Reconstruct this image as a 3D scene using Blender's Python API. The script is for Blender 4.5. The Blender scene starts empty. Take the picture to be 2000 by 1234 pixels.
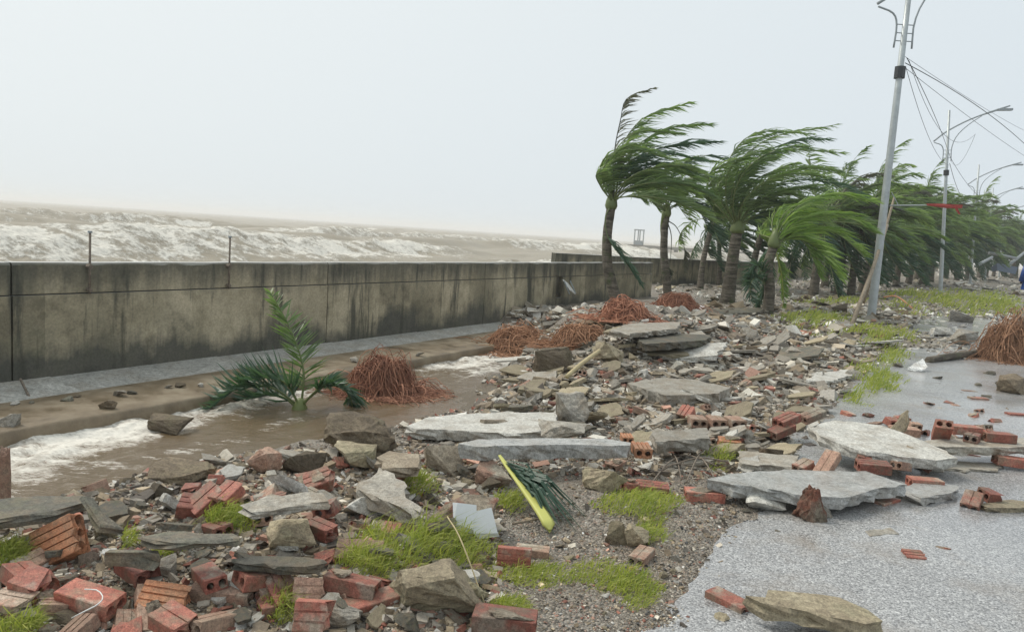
import bpy, bmesh, math, random
import numpy as np
from mathutils import Vector, Matrix, Euler
from mathutils.geometry import tessellate_polygon

# ------------------------------------------------------------------ camera, sky, sun, exposure
sc = bpy.context.scene
COL = sc.collection
FPX, CAMZ = 1500.0, 1.45
PITCH, ROLL = math.radians(6.17), math.radians(3.8)
F = np.array([0, math.cos(PITCH), -math.sin(PITCH)])
_U = np.array([0, math.sin(PITCH), math.cos(PITCH)]); _R = np.array([1.0, 0, 0])
U = math.cos(ROLL) * _U - math.sin(ROLL) * _R
R = math.cos(ROLL) * _R + math.sin(ROLL) * _U
cam = bpy.data.cameras.new('camera'); co = bpy.data.objects.new('camera', cam); COL.objects.link(co)
cam.sensor_width = 36; cam.lens = 36 * FPX / 2000; cam.clip_start = 0.05; cam.clip_end = 9000
co.matrix_world = Matrix(((R[0], U[0], -F[0], 0), (R[1], U[1], -F[1], 0), (R[2], U[2], -F[2], CAMZ), (0, 0, 0, 1)))
sc.camera = co

w = bpy.data.worlds.new('World'); sc.world = w; w.use_nodes = True
wt = w.node_tree; wt.nodes.clear()
def nd(t, typ, ins=None, **pr):
    n = t.nodes.new(typ)
    for k, v in pr.items(): setattr(n, k, v)
    for k, v in (ins or {}).items():
        if isinstance(v, bpy.types.NodeSocket): t.links.new(v, n.inputs[k])
        else: n.inputs[k].default_value = v
    return n
SUN_EL, SUN_AZ = math.radians(52), math.radians(-60)      # thin cloud, brighter on the seaward side
sky = nd(wt, 'ShaderNodeTexSky', sky_type='NISHITA', sun_disc=False, sun_elevation=SUN_EL, sun_rotation=SUN_AZ, dust_density=6.0, air_density=1.0)
skyd = nd(wt, 'ShaderNodeHueSaturation', {'Color': sky.outputs[0], 'Saturation': 0.35})
skys = nd(wt, 'ShaderNodeVectorMath', {0: skyd.outputs[0], 1: (0.07, 0.07, 0.07)}, operation='MULTIPLY')
wtc = nd(wt, 'ShaderNodeTexCoord'); wsep = nd(wt, 'ShaderNodeSeparateXYZ', {0: wtc.outputs['Generated']})
wdot = nd(wt, 'ShaderNodeVectorMath', {0: wtc.outputs['Generated'], 1: (math.sin(SUN_AZ) * math.cos(SUN_EL), math.cos(SUN_AZ) * math.cos(SUN_EL), math.sin(SUN_EL))}, operation='DOT_PRODUCT')
wr = nd(wt, 'ShaderNodeMapRange', {'Value': wdot.outputs['Value'], 'From Min': 0.0, 'From Max': 0.75, 'To Min': 1.0, 'To Max': 0.0})
cloud = nd(wt, 'ShaderNodeMix', {'Factor': wr.outputs[0], 6: (0.79, 0.84, 0.85, 1), 7: (0.68, 0.755, 0.81, 1)}, data_type='RGBA')
wmix = nd(wt, 'ShaderNodeMix', {'Factor': 0.9, 6: skys.outputs[0], 7: cloud.outputs[2]}, data_type='RGBA')
bg = nd(wt, 'ShaderNodeBackground', {'Color': wmix.outputs[2], 'Strength': 0.735})
nd(wt, 'ShaderNodeOutputWorld', {'Surface': bg.outputs[0]})

sun = bpy.data.lights.new('sun', 'SUN'); sun.energy = 1.5; sun.angle = math.radians(22); sun.color = (1, 0.94, 0.84)
so = bpy.data.objects.new('sun', sun); COL.objects.link(so)
so.location = (0, 0, 30)
sd = Vector((math.sin(SUN_AZ) * math.cos(SUN_EL), math.cos(SUN_AZ) * math.cos(SUN_EL), math.sin(SUN_EL)))
so.rotation_euler = sd.to_track_quat('Z', 'Y').to_euler()
vs = sc.view_settings; vs.view_transform = 'Standard'; vs.look = 'None'; vs.exposure = 0.6; vs.gamma = 1.0; vs.use_curve_mapping = False
cy = sc.cycles; cy.use_denoising = True; cy.max_bounces = 6; cy.diffuse_bounces = 2; cy.glossy_bounces = 2; cy.transparent_max_bounces = 6
cy.volume_bounces = 4; cy.volume_step_rate = 4.0

# ------------------------------------------------------------------ geometry of the place
rng = np.random.default_rng(7); random.seed(7)
def sm(a, b, x):
    t = np.clip((np.asarray(x, float) - a) / (b - a), 0, 1); return t * t * (3 - 2 * t)
def vnoise(x, y, seed=0):
    x = np.asarray(x, float); y = np.asarray(y, float)
    ix, iy = np.floor(x), np.floor(y); fx, fy = x - ix, y - iy
    fx = fx * fx * (3 - 2 * fx); fy = fy * fy * (3 - 2 * fy)
    def hs(a, b):
        q = np.sin(a * 127.1 + b * 311.7 + seed * 74.7) * 43758.5453; return q - np.floor(q)
    return (hs(ix, iy) * (1 - fx) + hs(ix + 1, iy) * fx) * (1 - fy) + (hs(ix, iy + 1) * (1 - fx) + hs(ix + 1, iy + 1) * fx) * fy
def fbm(x, y, o=4, seed=0):
    r, a, t = 0.0, 0.5, 0.0
    for k in range(o):
        r = r + a * vnoise(np.asarray(x) * 2 ** k, np.asarray(y) * 2 ** k, seed + k); t += a; a *= 0.5
    return r / t
TX, TY = 0.5, 0.8660254          # along the shore
def sn(x, y): return TX * np.asarray(x) + TY * np.asarray(y), -TY * np.asarray(x) + TX * np.asarray(y)
def xy(s, n): return TX * np.asarray(s) - TY * np.asarray(n), TY * np.asarray(s) + TX * np.asarray(n)
WALL_N = 7.56
def height(x, y):
    s, n = sn(x, y)
    k = 1 - sm(8.6, 11.0, s + 0.9 * (fbm(s * .8, n * .8, 3, 3) - .5) - 2.4 * sm(5.0, 6.2, n))
    wob = 0.35 * (fbm(s * .9, n * .3, 3, 9) - .5) - .28 * np.exp(-((s - 4.6) / 1.7) ** 2)
    prof = -0.50 * sm(3.55 + wob, 4.5 + wob, n) - 0.2 * sm(4.75, 5.4, n)
    z = prof * k + (1 - k) * (-0.10 * sm(5, 7.5, n))
    z = z + 0.50 * np.exp(-((s - 10.6) / 2.6) ** 2 - ((n - 4.2) / 1.15) ** 2)
    z = z + 0.10 * np.exp(-((s - 15.5) / 4) ** 2 - ((n - 5.6) / 2) ** 2)
    z = z + 0.10 * np.exp(-((s - 2.4) / 1.3) ** 2 - ((n - 3.1) / .9) ** 2)
    z = z + 0.28 * np.exp(-((x - 14.2) / 3.4) ** 2 - ((y - 24.0) / 2.4) ** 2)
    z = z + 0.10 * np.exp(-((x - 6.4) / 1.5) ** 2 - ((y - 14.3) / 1.6) ** 2)
    off = sm(.88, 1.8, n + .3 * (fbm(s * .7, n * .7, 2, 21) - .5)) + sm(26, 34, s) * 0.8
    z = z + np.clip(off, 0, 1) * (0.13 * (fbm(s * 1.3, n * 1.3, 4, 5) - .45))
    z = z - 0.02 * (1 - sm(0.5, .92, n)) * (1 - sm(24, 30, s)) + 0.03 * (fbm(s * 6, n * 6, 2, 12) - .5) * sm(.36, 1.0, n)
    return z
def ray(u, v):
    u = np.asarray(u, float); v = np.asarray(v, float)
    return F + ((u - 1000) / FPX)[..., None] * R - ((v - 617) / FPX)[..., None] * U
def at_z(u, v, z=0.0):
    d = ray(u, v); k = (np.asarray(z) - CAMZ) / d[..., 2]
    p = d * k[..., None]; p[..., 2] += CAMZ; return p
def at_y(u, v, y):                      # the point of a sight line at a given distance into the place
    d = ray(u, v); p = d * (np.asarray(y) / d[..., 1])[..., None]; p[..., 2] += CAMZ; return p
def hit(u, v):                          # where it stands on the ground
    z = np.zeros(np.shape(u))
    for _ in range(7):
        p = at_z(u, v, z); z = 0.5 * z + 0.5 * np.maximum(height(p[..., 0], p[..., 1]), -0.43)
    p = at_z(u, v, z); return p

# ------------------------------------------------------------------ materials
def ramp(t, fac, stops, interp='LINEAR'):
    n = nd(t, 'ShaderNodeValToRGB', {'Fac': fac}); r = n.color_ramp; r.interpolation = interp
    while len(r.elements) < len(stops): r.elements.new(0.5)
    for e, (p, c) in zip(r.elements, stops):
        e.position = p; e.color = (*c, 1) if len(c) == 3 else c
    return n.outputs[0]
def noise(t, vec, scale, detail=6, rough=0.6, out=0):
    return nd(t, 'ShaderNodeTexNoise', {'Vector': vec, 'Scale': scale, 'Detail': detail, 'Roughness': rough}).outputs[out]
def mth(t, op, a, b=0.0, c=0.0, clamp=False):
    n = nd(t, 'ShaderNodeMath', {0: a, 1: b, 2: c}, operation=op); n.use_clamp = clamp; return n.outputs[0]
def mixc(t, fac, a, b, blend='MIX'):
    f = lambda c: c if isinstance(c, bpy.types.NodeSocket) else ((*c, 1) if len(c) == 3 else c)
    return nd(t, 'ShaderNodeMix', {'Factor': fac, 6: f(a), 7: f(b)}, data_type='RGBA', blend_type=blend).outputs[2]
def rng_map(t, v, a, b, c=0.0, d=1.0):
    return nd(t, 'ShaderNodeMapRange', {'Value': v, 'From Min': a, 'From Max': b, 'To Min': c, 'To Max': d}).outputs[0]
def bump(t, h, strength=0.4, dist=0.02, normal=None):
    ins = {'Height': h, 'Strength': strength, 'Distance': dist}
    if normal: ins['Normal'] = normal
    return nd(t, 'ShaderNodeBump', ins).outputs[0]
def new_mat(name):
    m = bpy.data.materials.new(name); m.use_nodes = True; t = m.node_tree; t.nodes.clear(); return m, t
def finish(t, color, rough=0.8, normal=None, spec=0.5, **kw):
    ins = {'Base Color': color if isinstance(color, bpy.types.NodeSocket) else (*color, 1), 'Roughness': rough, 'Specular IOR Level': spec}
    if normal: ins['Normal'] = normal
    ins.update(kw)
    b = nd(t, 'ShaderNodeBsdfPrincipled', ins); nd(t, 'ShaderNodeOutputMaterial', {'Surface': b.outputs[0]}); return b
def coords(t, kind='Object'): return nd(t, 'ShaderNodeTexCoord').outputs[kind]
def world_pos(t): return nd(t, 'ShaderNodeNewGeometry').outputs['Position']
def stone(name, cols, scale=9, bmp=0.5, rough=0.75, speck=None, moss=0.0, dist=0.015, vary=0.35, second=None, mud=.45):
    m, t = new_mat(name); c = coords(t)
    rnd = nd(t, 'ShaderNodeObjectInfo').outputs['Random']
    cv = nd(t, 'ShaderNodeVectorMath', {0: c, 1: nd(t, 'ShaderNodeCombineXYZ', {0: mth(t, 'MULTIPLY', rnd, 37.0), 1: mth(t, 'MULTIPLY', rnd, 91.0)}).outputs[0]}).outputs[0]
    n1 = noise(t, cv, scale, 9, 0.72); n2 = noise(t, cv, scale * 5, 6, 0.75)
    k = len(cols); col = ramp(t, n1, [(0.3 + 0.4 * i / max(1, k - 1), cc) for i, cc in enumerate(cols)])
    if second: col = mixc(t, rng_map(t, noise(t, cv, scale * .35, 4, .6), second[1], second[1] + .08), col, second[0])
    col = mixc(t, 1.0, col, ramp(t, n2, [(0.28, (0.42, 0.41, 0.39)), (0.5, (.95, .95, .95)), (0.72, (1.4, 1.4, 1.4))]), 'MULTIPLY')
    if mud: col = mixc(t, mth(t, 'MULTIPLY', rng_map(t, noise(t, cv, scale * .6, 7, .7), .47, .60), mud), col, mixc(t, n2, (.15, .11, .07), (.30, .24, .165)))
    if speck: col = mixc(t, rng_map(t, noise(t, cv, 130, 2, .5), 0.60, 0.66), col, speck)
    if moss: col = mixc(t, mth(t, 'MULTIPLY', rng_map(t, noise(t, cv, scale * .5, 5, .7), 0.5, 0.68), moss), col, (0.09, 0.11, 0.035))
    col = mixc(t, 1.0, col, nd(t, 'ShaderNodeCombineColor', {0: rng_map(t, rnd, 0, 1, 1 - vary, 1 + vary * .7), 1: rng_map(t, rnd, 0, 1, 1 - vary, 1 + vary * .7), 2: rng_map(t, rnd, 0, 1, 1 - vary, 1 + vary * .7)}).outputs[0], 'MULTIPLY')
    n3 = noise(t, cv, scale * 17, 4, .7)
    col = mixc(t, 1.0, col, ramp(t, n3, [(.32, (.62,) * 3), (.5, (1.0,) * 3), (.68, (1.3,) * 3)]), 'MULTIPLY')
    h = mth(t, 'ADD', mth(t, 'ADD', mth(t, 'MULTIPLY', n1, 1.0), mth(t, 'MULTIPLY', n2, 0.5)), mth(t, 'MULTIPLY', n3, .22))
    finish(t, col, ramp(t, n1, [(0.3, (rough - .2,) * 3), (0.7, (rough + .12,) * 3)]), bump(t, h, bmp, dist))
    return m
def plain(name, col, rough=0.6, metal=0.0, var=0.2, scale=20):
    m, t = new_mat(name); n1 = noise(t, coords(t), scale, 5, .65)
    c = ramp(t, n1, [(0.3, tuple(x * (1 - var) for x in col)), (0.7, tuple(x * (1 + var) for x in col))])
    finish(t, c, rough, bump(t, n1, .25, .005), Metallic=metal); return m
M = {}
M['concrete'] = stone('concrete', [(.20, .185, .155), (.34, .315, .265), (.46, .43, .37)], 9, .7, .7, mud=.6)
M['kerbc'] = stone('kerb_concrete', [(.29, .285, .26), (.40, .395, .36), (.49, .48, .44)], 5, .4, .7, vary=.08, mud=.3)
M['pale'] = stone('pale_concrete', [(.40, .385, .345), (.56, .545, .49), (.66, .645, .59)], 9, .55, .6, vary=.12, mud=.4)
M['dark'] = stone('dark_concrete', [(.07, .066, .052), (.135, .128, .10), (.24, .225, .185)], 8, .8, .75, moss=.4, mud=.8)
M['wetslab'] = stone('wet_slab', [(.27, .275, .26), (.39, .39, .37), (.49, .49, .47)], 7, .4, .38, vary=.1, mud=.3)
M['sand'] = stone('sandy_stone', [(.25, .20, .13), (.39, .33, .22), (.48, .42, .30)], 7, .7, .85, moss=.35)
M['earth'] = stone('earthy_stone', [(.10, .075, .05), (.19, .15, .10), (.30, .245, .175)], 8, .9, .9, moss=.25, dist=.03)
M['masonry'] = stone('mortared_masonry', [(.25, .21, .15), (.38, .32, .24), (.46, .41, .33)], 9, .9, .85, second=((.34, .115, .07), .52), dist=.03)
M['brick'] = stone('red_brick', [(.25, .075, .05), (.38, .13, .09), (.47, .21, .15)], 13, .6, .68, second=((.40, .31, .24), .55), dist=.010, vary=.42, mud=.7)
M['orange'] = stone('orange_brick', [(.38, .14, .065), (.50, .22, .11), (.52, .29, .17)], 11, .35, .75, second=((.42, .32, .24), .6), dist=.006, vary=.15)
M['dusty'] = stone('dusty_brick', [(.29, .16, .11), (.38, .235, .17), (.44, .33, .25)], 10, .5, .85, second=((.42, .38, .30), .54), dist=.008, vary=.25)
M['plaster'] = stone('white_plaster', [(.60, .60, .57), (.76, .755, .72), (.82, .82, .79)], 8, .3, .6, vary=.08)
M['tile'] = plain('glazed_tile', (.72, .74, .74), .25, var=.05)
M['wood'] = stone('weathered_wood', [(.16, .125, .085), (.29, .24, .175), (.40, .35, .27)], 14, .5, .85)
M['metal'] = plain('galvanised_steel', (.42, .45, .45), .5, .55, .15, 6)
M['rust'] = plain('rusty_steel', (.20, .165, .13), .8, .3, .5, 40)
M['grey_paint'] = plain('grey_paint', (.30, .33, .34), .5, .2, .12, 8)
M['cable'] = plain('black_cable', (.03, .032, .035), .5)
M['white_paint'] = plain('white_paint', (.72, .72, .69), .5, var=.1)
M['red_cloth'] = plain('red_cloth', (.30, .045, .035), .8)
M['blue_coat'] = plain('blue_raincoat', (.010, .05, .22), .35, var=.25, scale=8)
M['trouser'] = plain('dark_cloth', (.03, .03, .04), .8)
M['skin'] = plain('skin', (.42, .25, .17), .6)
M['hair'] = plain('black_hair', (.012, .011, .01), .5)
M['black'] = plain('black_sheet', (.02, .023, .025), .45, var=.3)
M['straw'] = plain('dry_straw', (.42, .35, .20), .8)
M['blue_sheet'] = plain('blue_sheet', (.12, .16, .22), .5)

def leafmat(name, a, b, rough=.5, trans=.25):
    m, t = new_mat(name); rnd = nd(t, 'ShaderNodeObjectInfo').outputs['Random']
    n1 = noise(t, world_pos(t), 5, 4, .7)
    att = nd(t, 'ShaderNodeAttribute', attribute_name='tint').outputs['Fac']
    c = mixc(t, mth(t, 'ADD', mth(t, 'MULTIPLY', n1, .4), mth(t, 'MULTIPLY', att, .6)), a, b)
    c = mixc(t, 1.0, c, nd(t, 'ShaderNodeCombineColor', {0: rng_map(t, rnd, 0, 1, .75, 1.2), 1: rng_map(t, rnd, 0, 1, .8, 1.15), 2: rng_map(t, rnd, 0, 1, .8, 1.1)}).outputs[0], 'MULTIPLY')
    p = nd(t, 'ShaderNodeBsdfPrincipled', {'Base Color': c, 'Roughness': rough, 'Specular IOR Level': .5})
    tr = nd(t, 'ShaderNodeBsdfTranslucent', {'Color': mixc(t, 1.0, c, (1.3, 1.5, .7), 'MULTIPLY')})
    mx = nd(t, 'ShaderNodeMixShader', {0: trans, 1: p.outputs[0], 2: tr.outputs[0]})
    nd(t, 'ShaderNodeOutputMaterial', {'Surface': mx.outputs[0]}); return m
M['leaf'] = leafmat('palm_leaf', (.07, .13, .055), (.29, .37, .165), .4, .42)
M['leaf_bright'] = leafmat('young_palm_leaf', (.10, .20, .045), (.34, .44, .14), .45, .4)
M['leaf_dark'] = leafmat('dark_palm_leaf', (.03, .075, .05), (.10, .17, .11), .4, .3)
M['leaf_dry'] = leafmat('withered_palm_leaf', (.07, .075, .06), (.16, .16, .12))
M['rachis'] = leafmat('palm_rachis', (.11, .15, .045), (.24, .26, .10), trans=.0)
M['petiole'] = leafmat('yellow_petiole', (.50, .50, .12), (.78, .74, .26), .55, .0)
M['grass'] = leafmat('grass_blade', (.12, .20, .03), (.52, .50, .14), .6, .4)
M['fibre'] = leafmat('red_root_fibre', (.15, .055, .035), (.60, .30, .19), .8, .05)
M['fibre_brown'] = leafmat('brown_root_fibre', (.16, .08, .045), (.54, .31, .19), .85, .05)

def trunk_mat():
    m, t = new_mat('palm_bark'); c = coords(t)
    st = nd(t, 'ShaderNodeMapping', {'Vector': c, 'Scale': (1.5, 1.5, 11)}).outputs[0]
    n1 = noise(t, st, 1.6, 6, .65); n2 = noise(t, c, 22, 5, .7)
    col = mixc(t, rng_map(t, n1, .4, .6), (.055, .045, .032), (.19, .165, .125))
    col = mixc(t, rng_map(t, noise(t, c, 3, 4, .6), .55, .7), col, (.07, .10, .03))
    col = mixc(t, 1.0, col, ramp(t, n2, [(.3, (.6,) * 3), (.7, (1.25,) * 3)]), 'MULTIPLY')
    finish(t, col, .85, bump(t, mth(t, 'ADD', n1, mth(t, 'MULTIPLY', n2, .4)), .9, .03)); return m
M['bark'] = trunk_mat()

def chips_mat():
    m, t = new_mat('rubble_chips'); c = nd(t, 'ShaderNodeVertexColor', layer_name='col').outputs[0]
    n2 = noise(t, world_pos(t), 60, 4, .7)
    finish(t, mixc(t, 1.0, c, ramp(t, n2, [(.25, (.6,) * 3), (.75, (1.25,) * 3)]), 'MULTIPLY'), .78, bump(t, n2, .5, .01)); return m
M['chips'] = chips_mat()

def ground_mat():
    m, t = new_mat('gravelly_mud'); p = world_pos(t)
    n1 = noise(t, p, 1.3, 6, .6); n2 = noise(t, p, 34, 5, .75); n3 = noise(t, p, 7, 6, .7)
    vo = nd(t, 'ShaderNodeTexVoronoi', {'Vector': p, 'Scale': 85.0}); vc = vo.outputs['Color']; vd = vo.outputs['Distance']
    g = nd(t, 'ShaderNodeSeparateColor', {0: vc}).outputs[0]
    base = ramp(t, n3, [(.3, (.15, .118, .085)), (.5, (.27, .225, .17)), (.7, (.40, .345, .27))])
    peb = ramp(t, g, [(0, (.10, .092, .078)), (.35, (.25, .22, .18)), (.6, (.35, .315, .26)), (.85, (.48, .45, .40)), (1, (.36, .22, .16))])
    msk = rng_map(t, noise(t, p, 2.1, 4, .6), .35, .6, .25, .9)
    col = mixc(t, msk, base, peb)
    col = mixc(t, 1.0, col, ramp(t, n2, [(.28, (.5,) * 3), (.72, (1.5,) * 3)]), 'MULTIPLY')
    z = nd(t, 'ShaderNodeSeparateXYZ', {0: p}).outputs[2]
    wet = rng_map(t, z, -.40, -.28, 1, 0)                       # soaked silt at the waterline
    col = mixc(t, mth(t, 'MULTIPLY', wet, .75), col, (.19, .15, .10))
    h = mth(t, 'ADD', mth(t, 'MULTIPLY', n2, .5), mth(t, 'MULTIPLY', vd, -.8))
    finish(t, col, rng_map(t, n1, .35, .65, .42, .9), bump(t, mth(t, 'ADD', h, mth(t, 'MULTIPLY', n3, .8)), .9, .035)); return m
M['ground'] = ground_mat()

def road_mat():
    m, t = new_mat('wet_asphalt'); p = world_pos(t)
    vo = nd(t, 'ShaderNodeTexVoronoi', {'Vector': p, 'Scale': 150.0}); g = nd(t, 'ShaderNodeSeparateColor', {0: vo.outputs['Color']}).outputs[0]
    n1 = noise(t, p, .9, 5, .6); n2 = noise(t, p, 60, 4, .7); n3 = noise(t, p, 240, 2, .6)
    col = ramp(t, g, [(0, (.10, .10, .10)), (.25, (.22, .22, .22)), (.6, (.31, .31, .307)), (.85, (.40, .40, .395)), (1, (.56, .56, .55))])
    col = mixc(t, rng_map(t, noise(t, p, 1.7, 6, .65), .50, .68, 0, .6), col, (.22, .18, .135))
    col = mixc(t, 1.0, col, ramp(t, n2, [(.3, (.75,) * 3), (.7, (1.25,) * 3)]), 'MULTIPLY')
    col = mixc(t, 1.0, col, ramp(t, noise(t, p, .8, 6, .6), [(.32, (.78, .78, .79)), (.5, (1, 1, 1)), (.68, (1.15, 1.15, 1.14))]), 'MULTIPLY')
    h = mth(t, 'ADD', mth(t, 'MULTIPLY', vo.outputs['Distance'], -.7), mth(t, 'MULTIPLY', n3, .35))
    film = rng_map(t, n1, .36, .60, 1.0, .45)
    b = finish(t, col, .55, bump(t, h, .4, .012), .5)
    b.inputs['Coat Roughness'].default_value = .07; b.inputs['Coat IOR'].default_value = 1.45
    t.links.new(film, b.inputs['Coat Weight']); t.links.new(bump(t, h, .06, .010), b.inputs['Coat Normal']); return m
M['road'] = road_mat()

def wall_mat():
    m, t = new_mat('stained_seawall'); p = world_pos(t)
    mp = nd(t, 'ShaderNodeMapping', {'Vector': p, 'Rotation': (0, 0, -math.atan2(TY, TX))}).outputs[0]   # x runs along the wall
    sx = nd(t, 'ShaderNodeSeparateXYZ', {0: mp}); z = sx.outputs[2]
    st = nd(t, 'ShaderNodeMapping', {'Vector': mp, 'Scale': (5.5, 1, .55)}).outputs[0]
    n_st = noise(t, st, 1.0, 6, .62); n_big = noise(t, mp, .9, 5, .6); n_mid = noise(t, mp, 3.4, 6, .68); n_f = noise(t, mp, 38, 5, .7)
    pan = nd(t, 'ShaderNodeTexWhiteNoise', {'W': mth(t, 'FLOOR', mth(t, 'MULTIPLY', sx.outputs[0], 1.22))}, noise_dimensions='1D').outputs[0]
    col = ramp(t, mth(t, 'ADD', mth(t, 'MULTIPLY', n_mid, .65), mth(t, 'ADD', mth(t, 'MULTIPLY', mth(t, 'SUBTRACT', pan, .5), .16), mth(t, 'MULTIPLY', n_big, .35))), [(.36, (.18, .158, .105)), (.5, (.35, .305, .205)), (.64, (.52, .45, .315))])
    # algae band along the foot, its edge ragged, and rain streaks running down from the top
    lo = rng_map(t, mth(t, 'ADD', z, mth(t, 'MULTIPLY', mth(t, 'SUBTRACT', mth(t, 'ADD', n_big, mth(t, 'MULTIPLY', n_st, .5)), .75), 1.1)), -.12, .10, 1, 0)
    col = mixc(t, mth(t, 'MULTIPLY', lo, .88), col, mixc(t, n_mid, (.035, .038, .033), (.10, .10, .085)))
    up = rng_map(t, mth(t, 'ADD', z, mth(t, 'MULTIPLY', mth(t, 'SUBTRACT', n_st, .5), 1.0)), .45, .78)
    col = mixc(t, mth(t, 'MULTIPLY', up, .78), col, mixc(t, n_mid, (.045, .047, .038), (.12, .118, .09)))
    col = mixc(t, rng_map(t, noise(t, mp, 1.7, 7, .7), .52, .66, 0, .65), col, (.075, .078, .05))
    col = mixc(t, rng_map(t, n_st, .55, .64, 0, .85), col, (.055, .056, .042))
    col = mixc(t, 1.0, col, ramp(t, n_f, [(.25, (.7,) * 3), (.75, (1.25,) * 3)]), 'MULTIPLY')
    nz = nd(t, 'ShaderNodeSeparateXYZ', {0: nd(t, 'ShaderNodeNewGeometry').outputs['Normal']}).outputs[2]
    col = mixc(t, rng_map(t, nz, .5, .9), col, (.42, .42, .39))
    line = nd(t, 'ShaderNodeMath', {0: mth(t, 'FRACT', mth(t, 'MULTIPLY', sx.outputs[0], 1.22)), 1: .02}, operation='LESS_THAN').outputs[0]
    h = mth(t, 'SUBTRACT', mth(t, 'ADD', mth(t, 'MULTIPLY', n_f, .35), mth(t, 'MULTIPLY', n_mid, .6)), mth(t, 'MULTIPLY', line, .5))
    finish(t, col, rng_map(t, nz, .5, .9, .8, .3), bump(t, h, .55, .02)); return m
M['wall'] = wall_mat()

def water_mat(name, deep, foamc, scale, attr, rough=.12, rip=.5, contrast=.9, dist=.05, stretch=.45, spec=.5, soft=.0):
    m, t = new_mat(name); p = world_pos(t)
    mp = nd(t, 'ShaderNodeMapping', {'Vector': p, 'Rotation': (0, 0, -math.atan2(TY, TX)), 'Scale': (stretch, 1, 1)}).outputs[0]
    n1 = noise(t, mp, scale, 8, .72); n2 = noise(t, mp, scale * 6, 5, .7); n3 = noise(t, mp, scale * .25, 4, .6)
    a = nd(t, 'ShaderNodeAttribute', attribute_name=attr).outputs['Fac']
    fo = mth(t, 'ADD', a, mth(t, 'MULTIPLY', mth(t, 'SUBTRACT', mth(t, 'ADD', mth(t, 'MULTIPLY', n1, .7), mth(t, 'MULTIPLY', n2, .3)), .5), contrast * 2))
    fo = rng_map(t, fo, .42 - soft, .62 + soft)
    col = mixc(t, n3, deep, tuple(min(1, c * 1.4) for c in deep))
    col = mixc(t, fo, col, mixc(t, rng_map(t, n2, .35, .65), tuple(c * .72 for c in foamc), foamc))
    h = mth(t, 'ADD', mth(t, 'MULTIPLY', n1, 1.0), mth(t, 'MULTIPLY', mth(t, 'MULTIPLY', n2, fo), .7))
    finish(t, col, rng_map(t, fo, 0, 1, rough, .9), bump(t, h, rip, dist), spec); return m
M['sea'] = water_mat('silty_sea', (.26, .228, .172), (.80, .77, .69), .9, 'foam', .45, .7, 1.2, .2, .8, .22)
M['flood'] = water_mat('flood_water', (.125, .09, .052), (.82, .785, .70), 7.0, 'foam', .04, .4, 1.5, .04, spec=1.0, soft=.16)

def mud_mat():
    m, t = new_mat('mud_covered_concrete'); p = world_pos(t); n1 = noise(t, p, 3, 6, .65); n2 = noise(t, p, 40, 4, .7)
    col = ramp(t, n1, [(.3, (.11, .08, .045)), (.5, (.19, .145, .09)), (.7, (.28, .235, .165))])
    finish(t, col, rng_map(t, n1, .35, .65, .3, .8), bump(t, mth(t, 'ADD', n1, mth(t, 'MULTIPLY', n2, .3)), .6, .02)); return m
M['mud'] = mud_mat()

# ------------------------------------------------------------------ builders
def mesh(name, v, f, mat=None, smooth=False):
    me = bpy.data.meshes.new(name); me.from_pydata([tuple(map(float, p)) for p in v], [], [tuple(map(int, q)) for q in f]); me.update()
    for mm in (mat if isinstance(mat, (list, tuple)) else [mat]):
        if mm: me.materials.append(M[mm] if isinstance(mm, str) else mm)
    if smooth: me.shade_smooth()
    return me
def link(name, me, parent=None, loc=(0, 0, 0), rot=(0, 0, 0), scale=(1, 1, 1)):
    o = bpy.data.objects.new(name, me); COL.objects.link(o); o.location = loc; o.rotation_euler = rot; o.scale = scale
    if parent: o.parent = parent
    return o
def tag(o, label=None, cat=None, group=None, kind=None):
    if label: o['label'] = label
    if cat: o['category'] = cat
    if group: o['group'] = group
    if kind: o['kind'] = kind
    return o
def empty(name, label, cat, loc=(0, 0, 0), group=None, rotz=0):
    return tag(link(name, None, None, tuple(map(float, loc)), (0, 0, rotz)), label, cat, group)
def big_mesh(name, v, f, mat, attrs=None, smooth=False):     # numpy arrays, f (k,3) or (k,4)
    me = bpy.data.meshes.new(name); v = np.asarray(v, np.float32); f = np.asarray(f, np.int32)
    me.vertices.add(len(v)); me.vertices.foreach_set('co', v.ravel())
    me.loops.add(f.size); me.loops.foreach_set('vertex_index', f.ravel())
    me.polygons.add(len(f)); me.polygons.foreach_set('loop_start', np.arange(len(f), dtype=np.int32) * f.shape[1])
    me.polygons.foreach_set('loop_total', np.full(len(f), f.shape[1], np.int32))
    me.update(calc_edges=True); me.validate()
    for k, a in (attrs or {}).items():
        a = np.asarray(a, np.float32)
        if a.ndim == 2:
            ca = me.color_attributes.new(k, 'FLOAT_COLOR', 'POINT'); ca.data.foreach_set('color', a.ravel())
        else:
            at = me.attributes.new(k, 'FLOAT', 'POINT'); at.data.foreach_set('value', a)
    me.materials.append(M[mat] if isinstance(mat, str) else mat)
    if smooth: me.shade_smooth()
    else: me.shade_flat()
    return me
def box(x0, x1, y0, y1, z0, z1):
    v = [(x, y, z) for z in (z0, z1) for y in (y0, y1) for x in (x0, x1)]
    return v, [(0, 2, 3, 1), (4, 5, 7, 6), (0, 1, 5, 4), (2, 6, 7, 3), (0, 4, 6, 2), (1, 3, 7, 5)]
def sbox(s0, s1, n0, n1, z0, z1, z1b=None):       # a box laid along the shore; z1b: top height at n1
    v = []
    for z, zb in ((z0, z0), (z1, z1 if z1b is None else z1b)):
        for n, zz in ((n0, z), (n1, zb)):
            for s in (s0, s1):
                x, y = xy(s, n); v.append((x, y, zz))
    return v, [(0, 1, 3, 2), (4, 6, 7, 5), (0, 4, 5, 1), (2, 3, 7, 6), (0, 2, 6, 4), (1, 5, 7, 3)]
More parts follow.
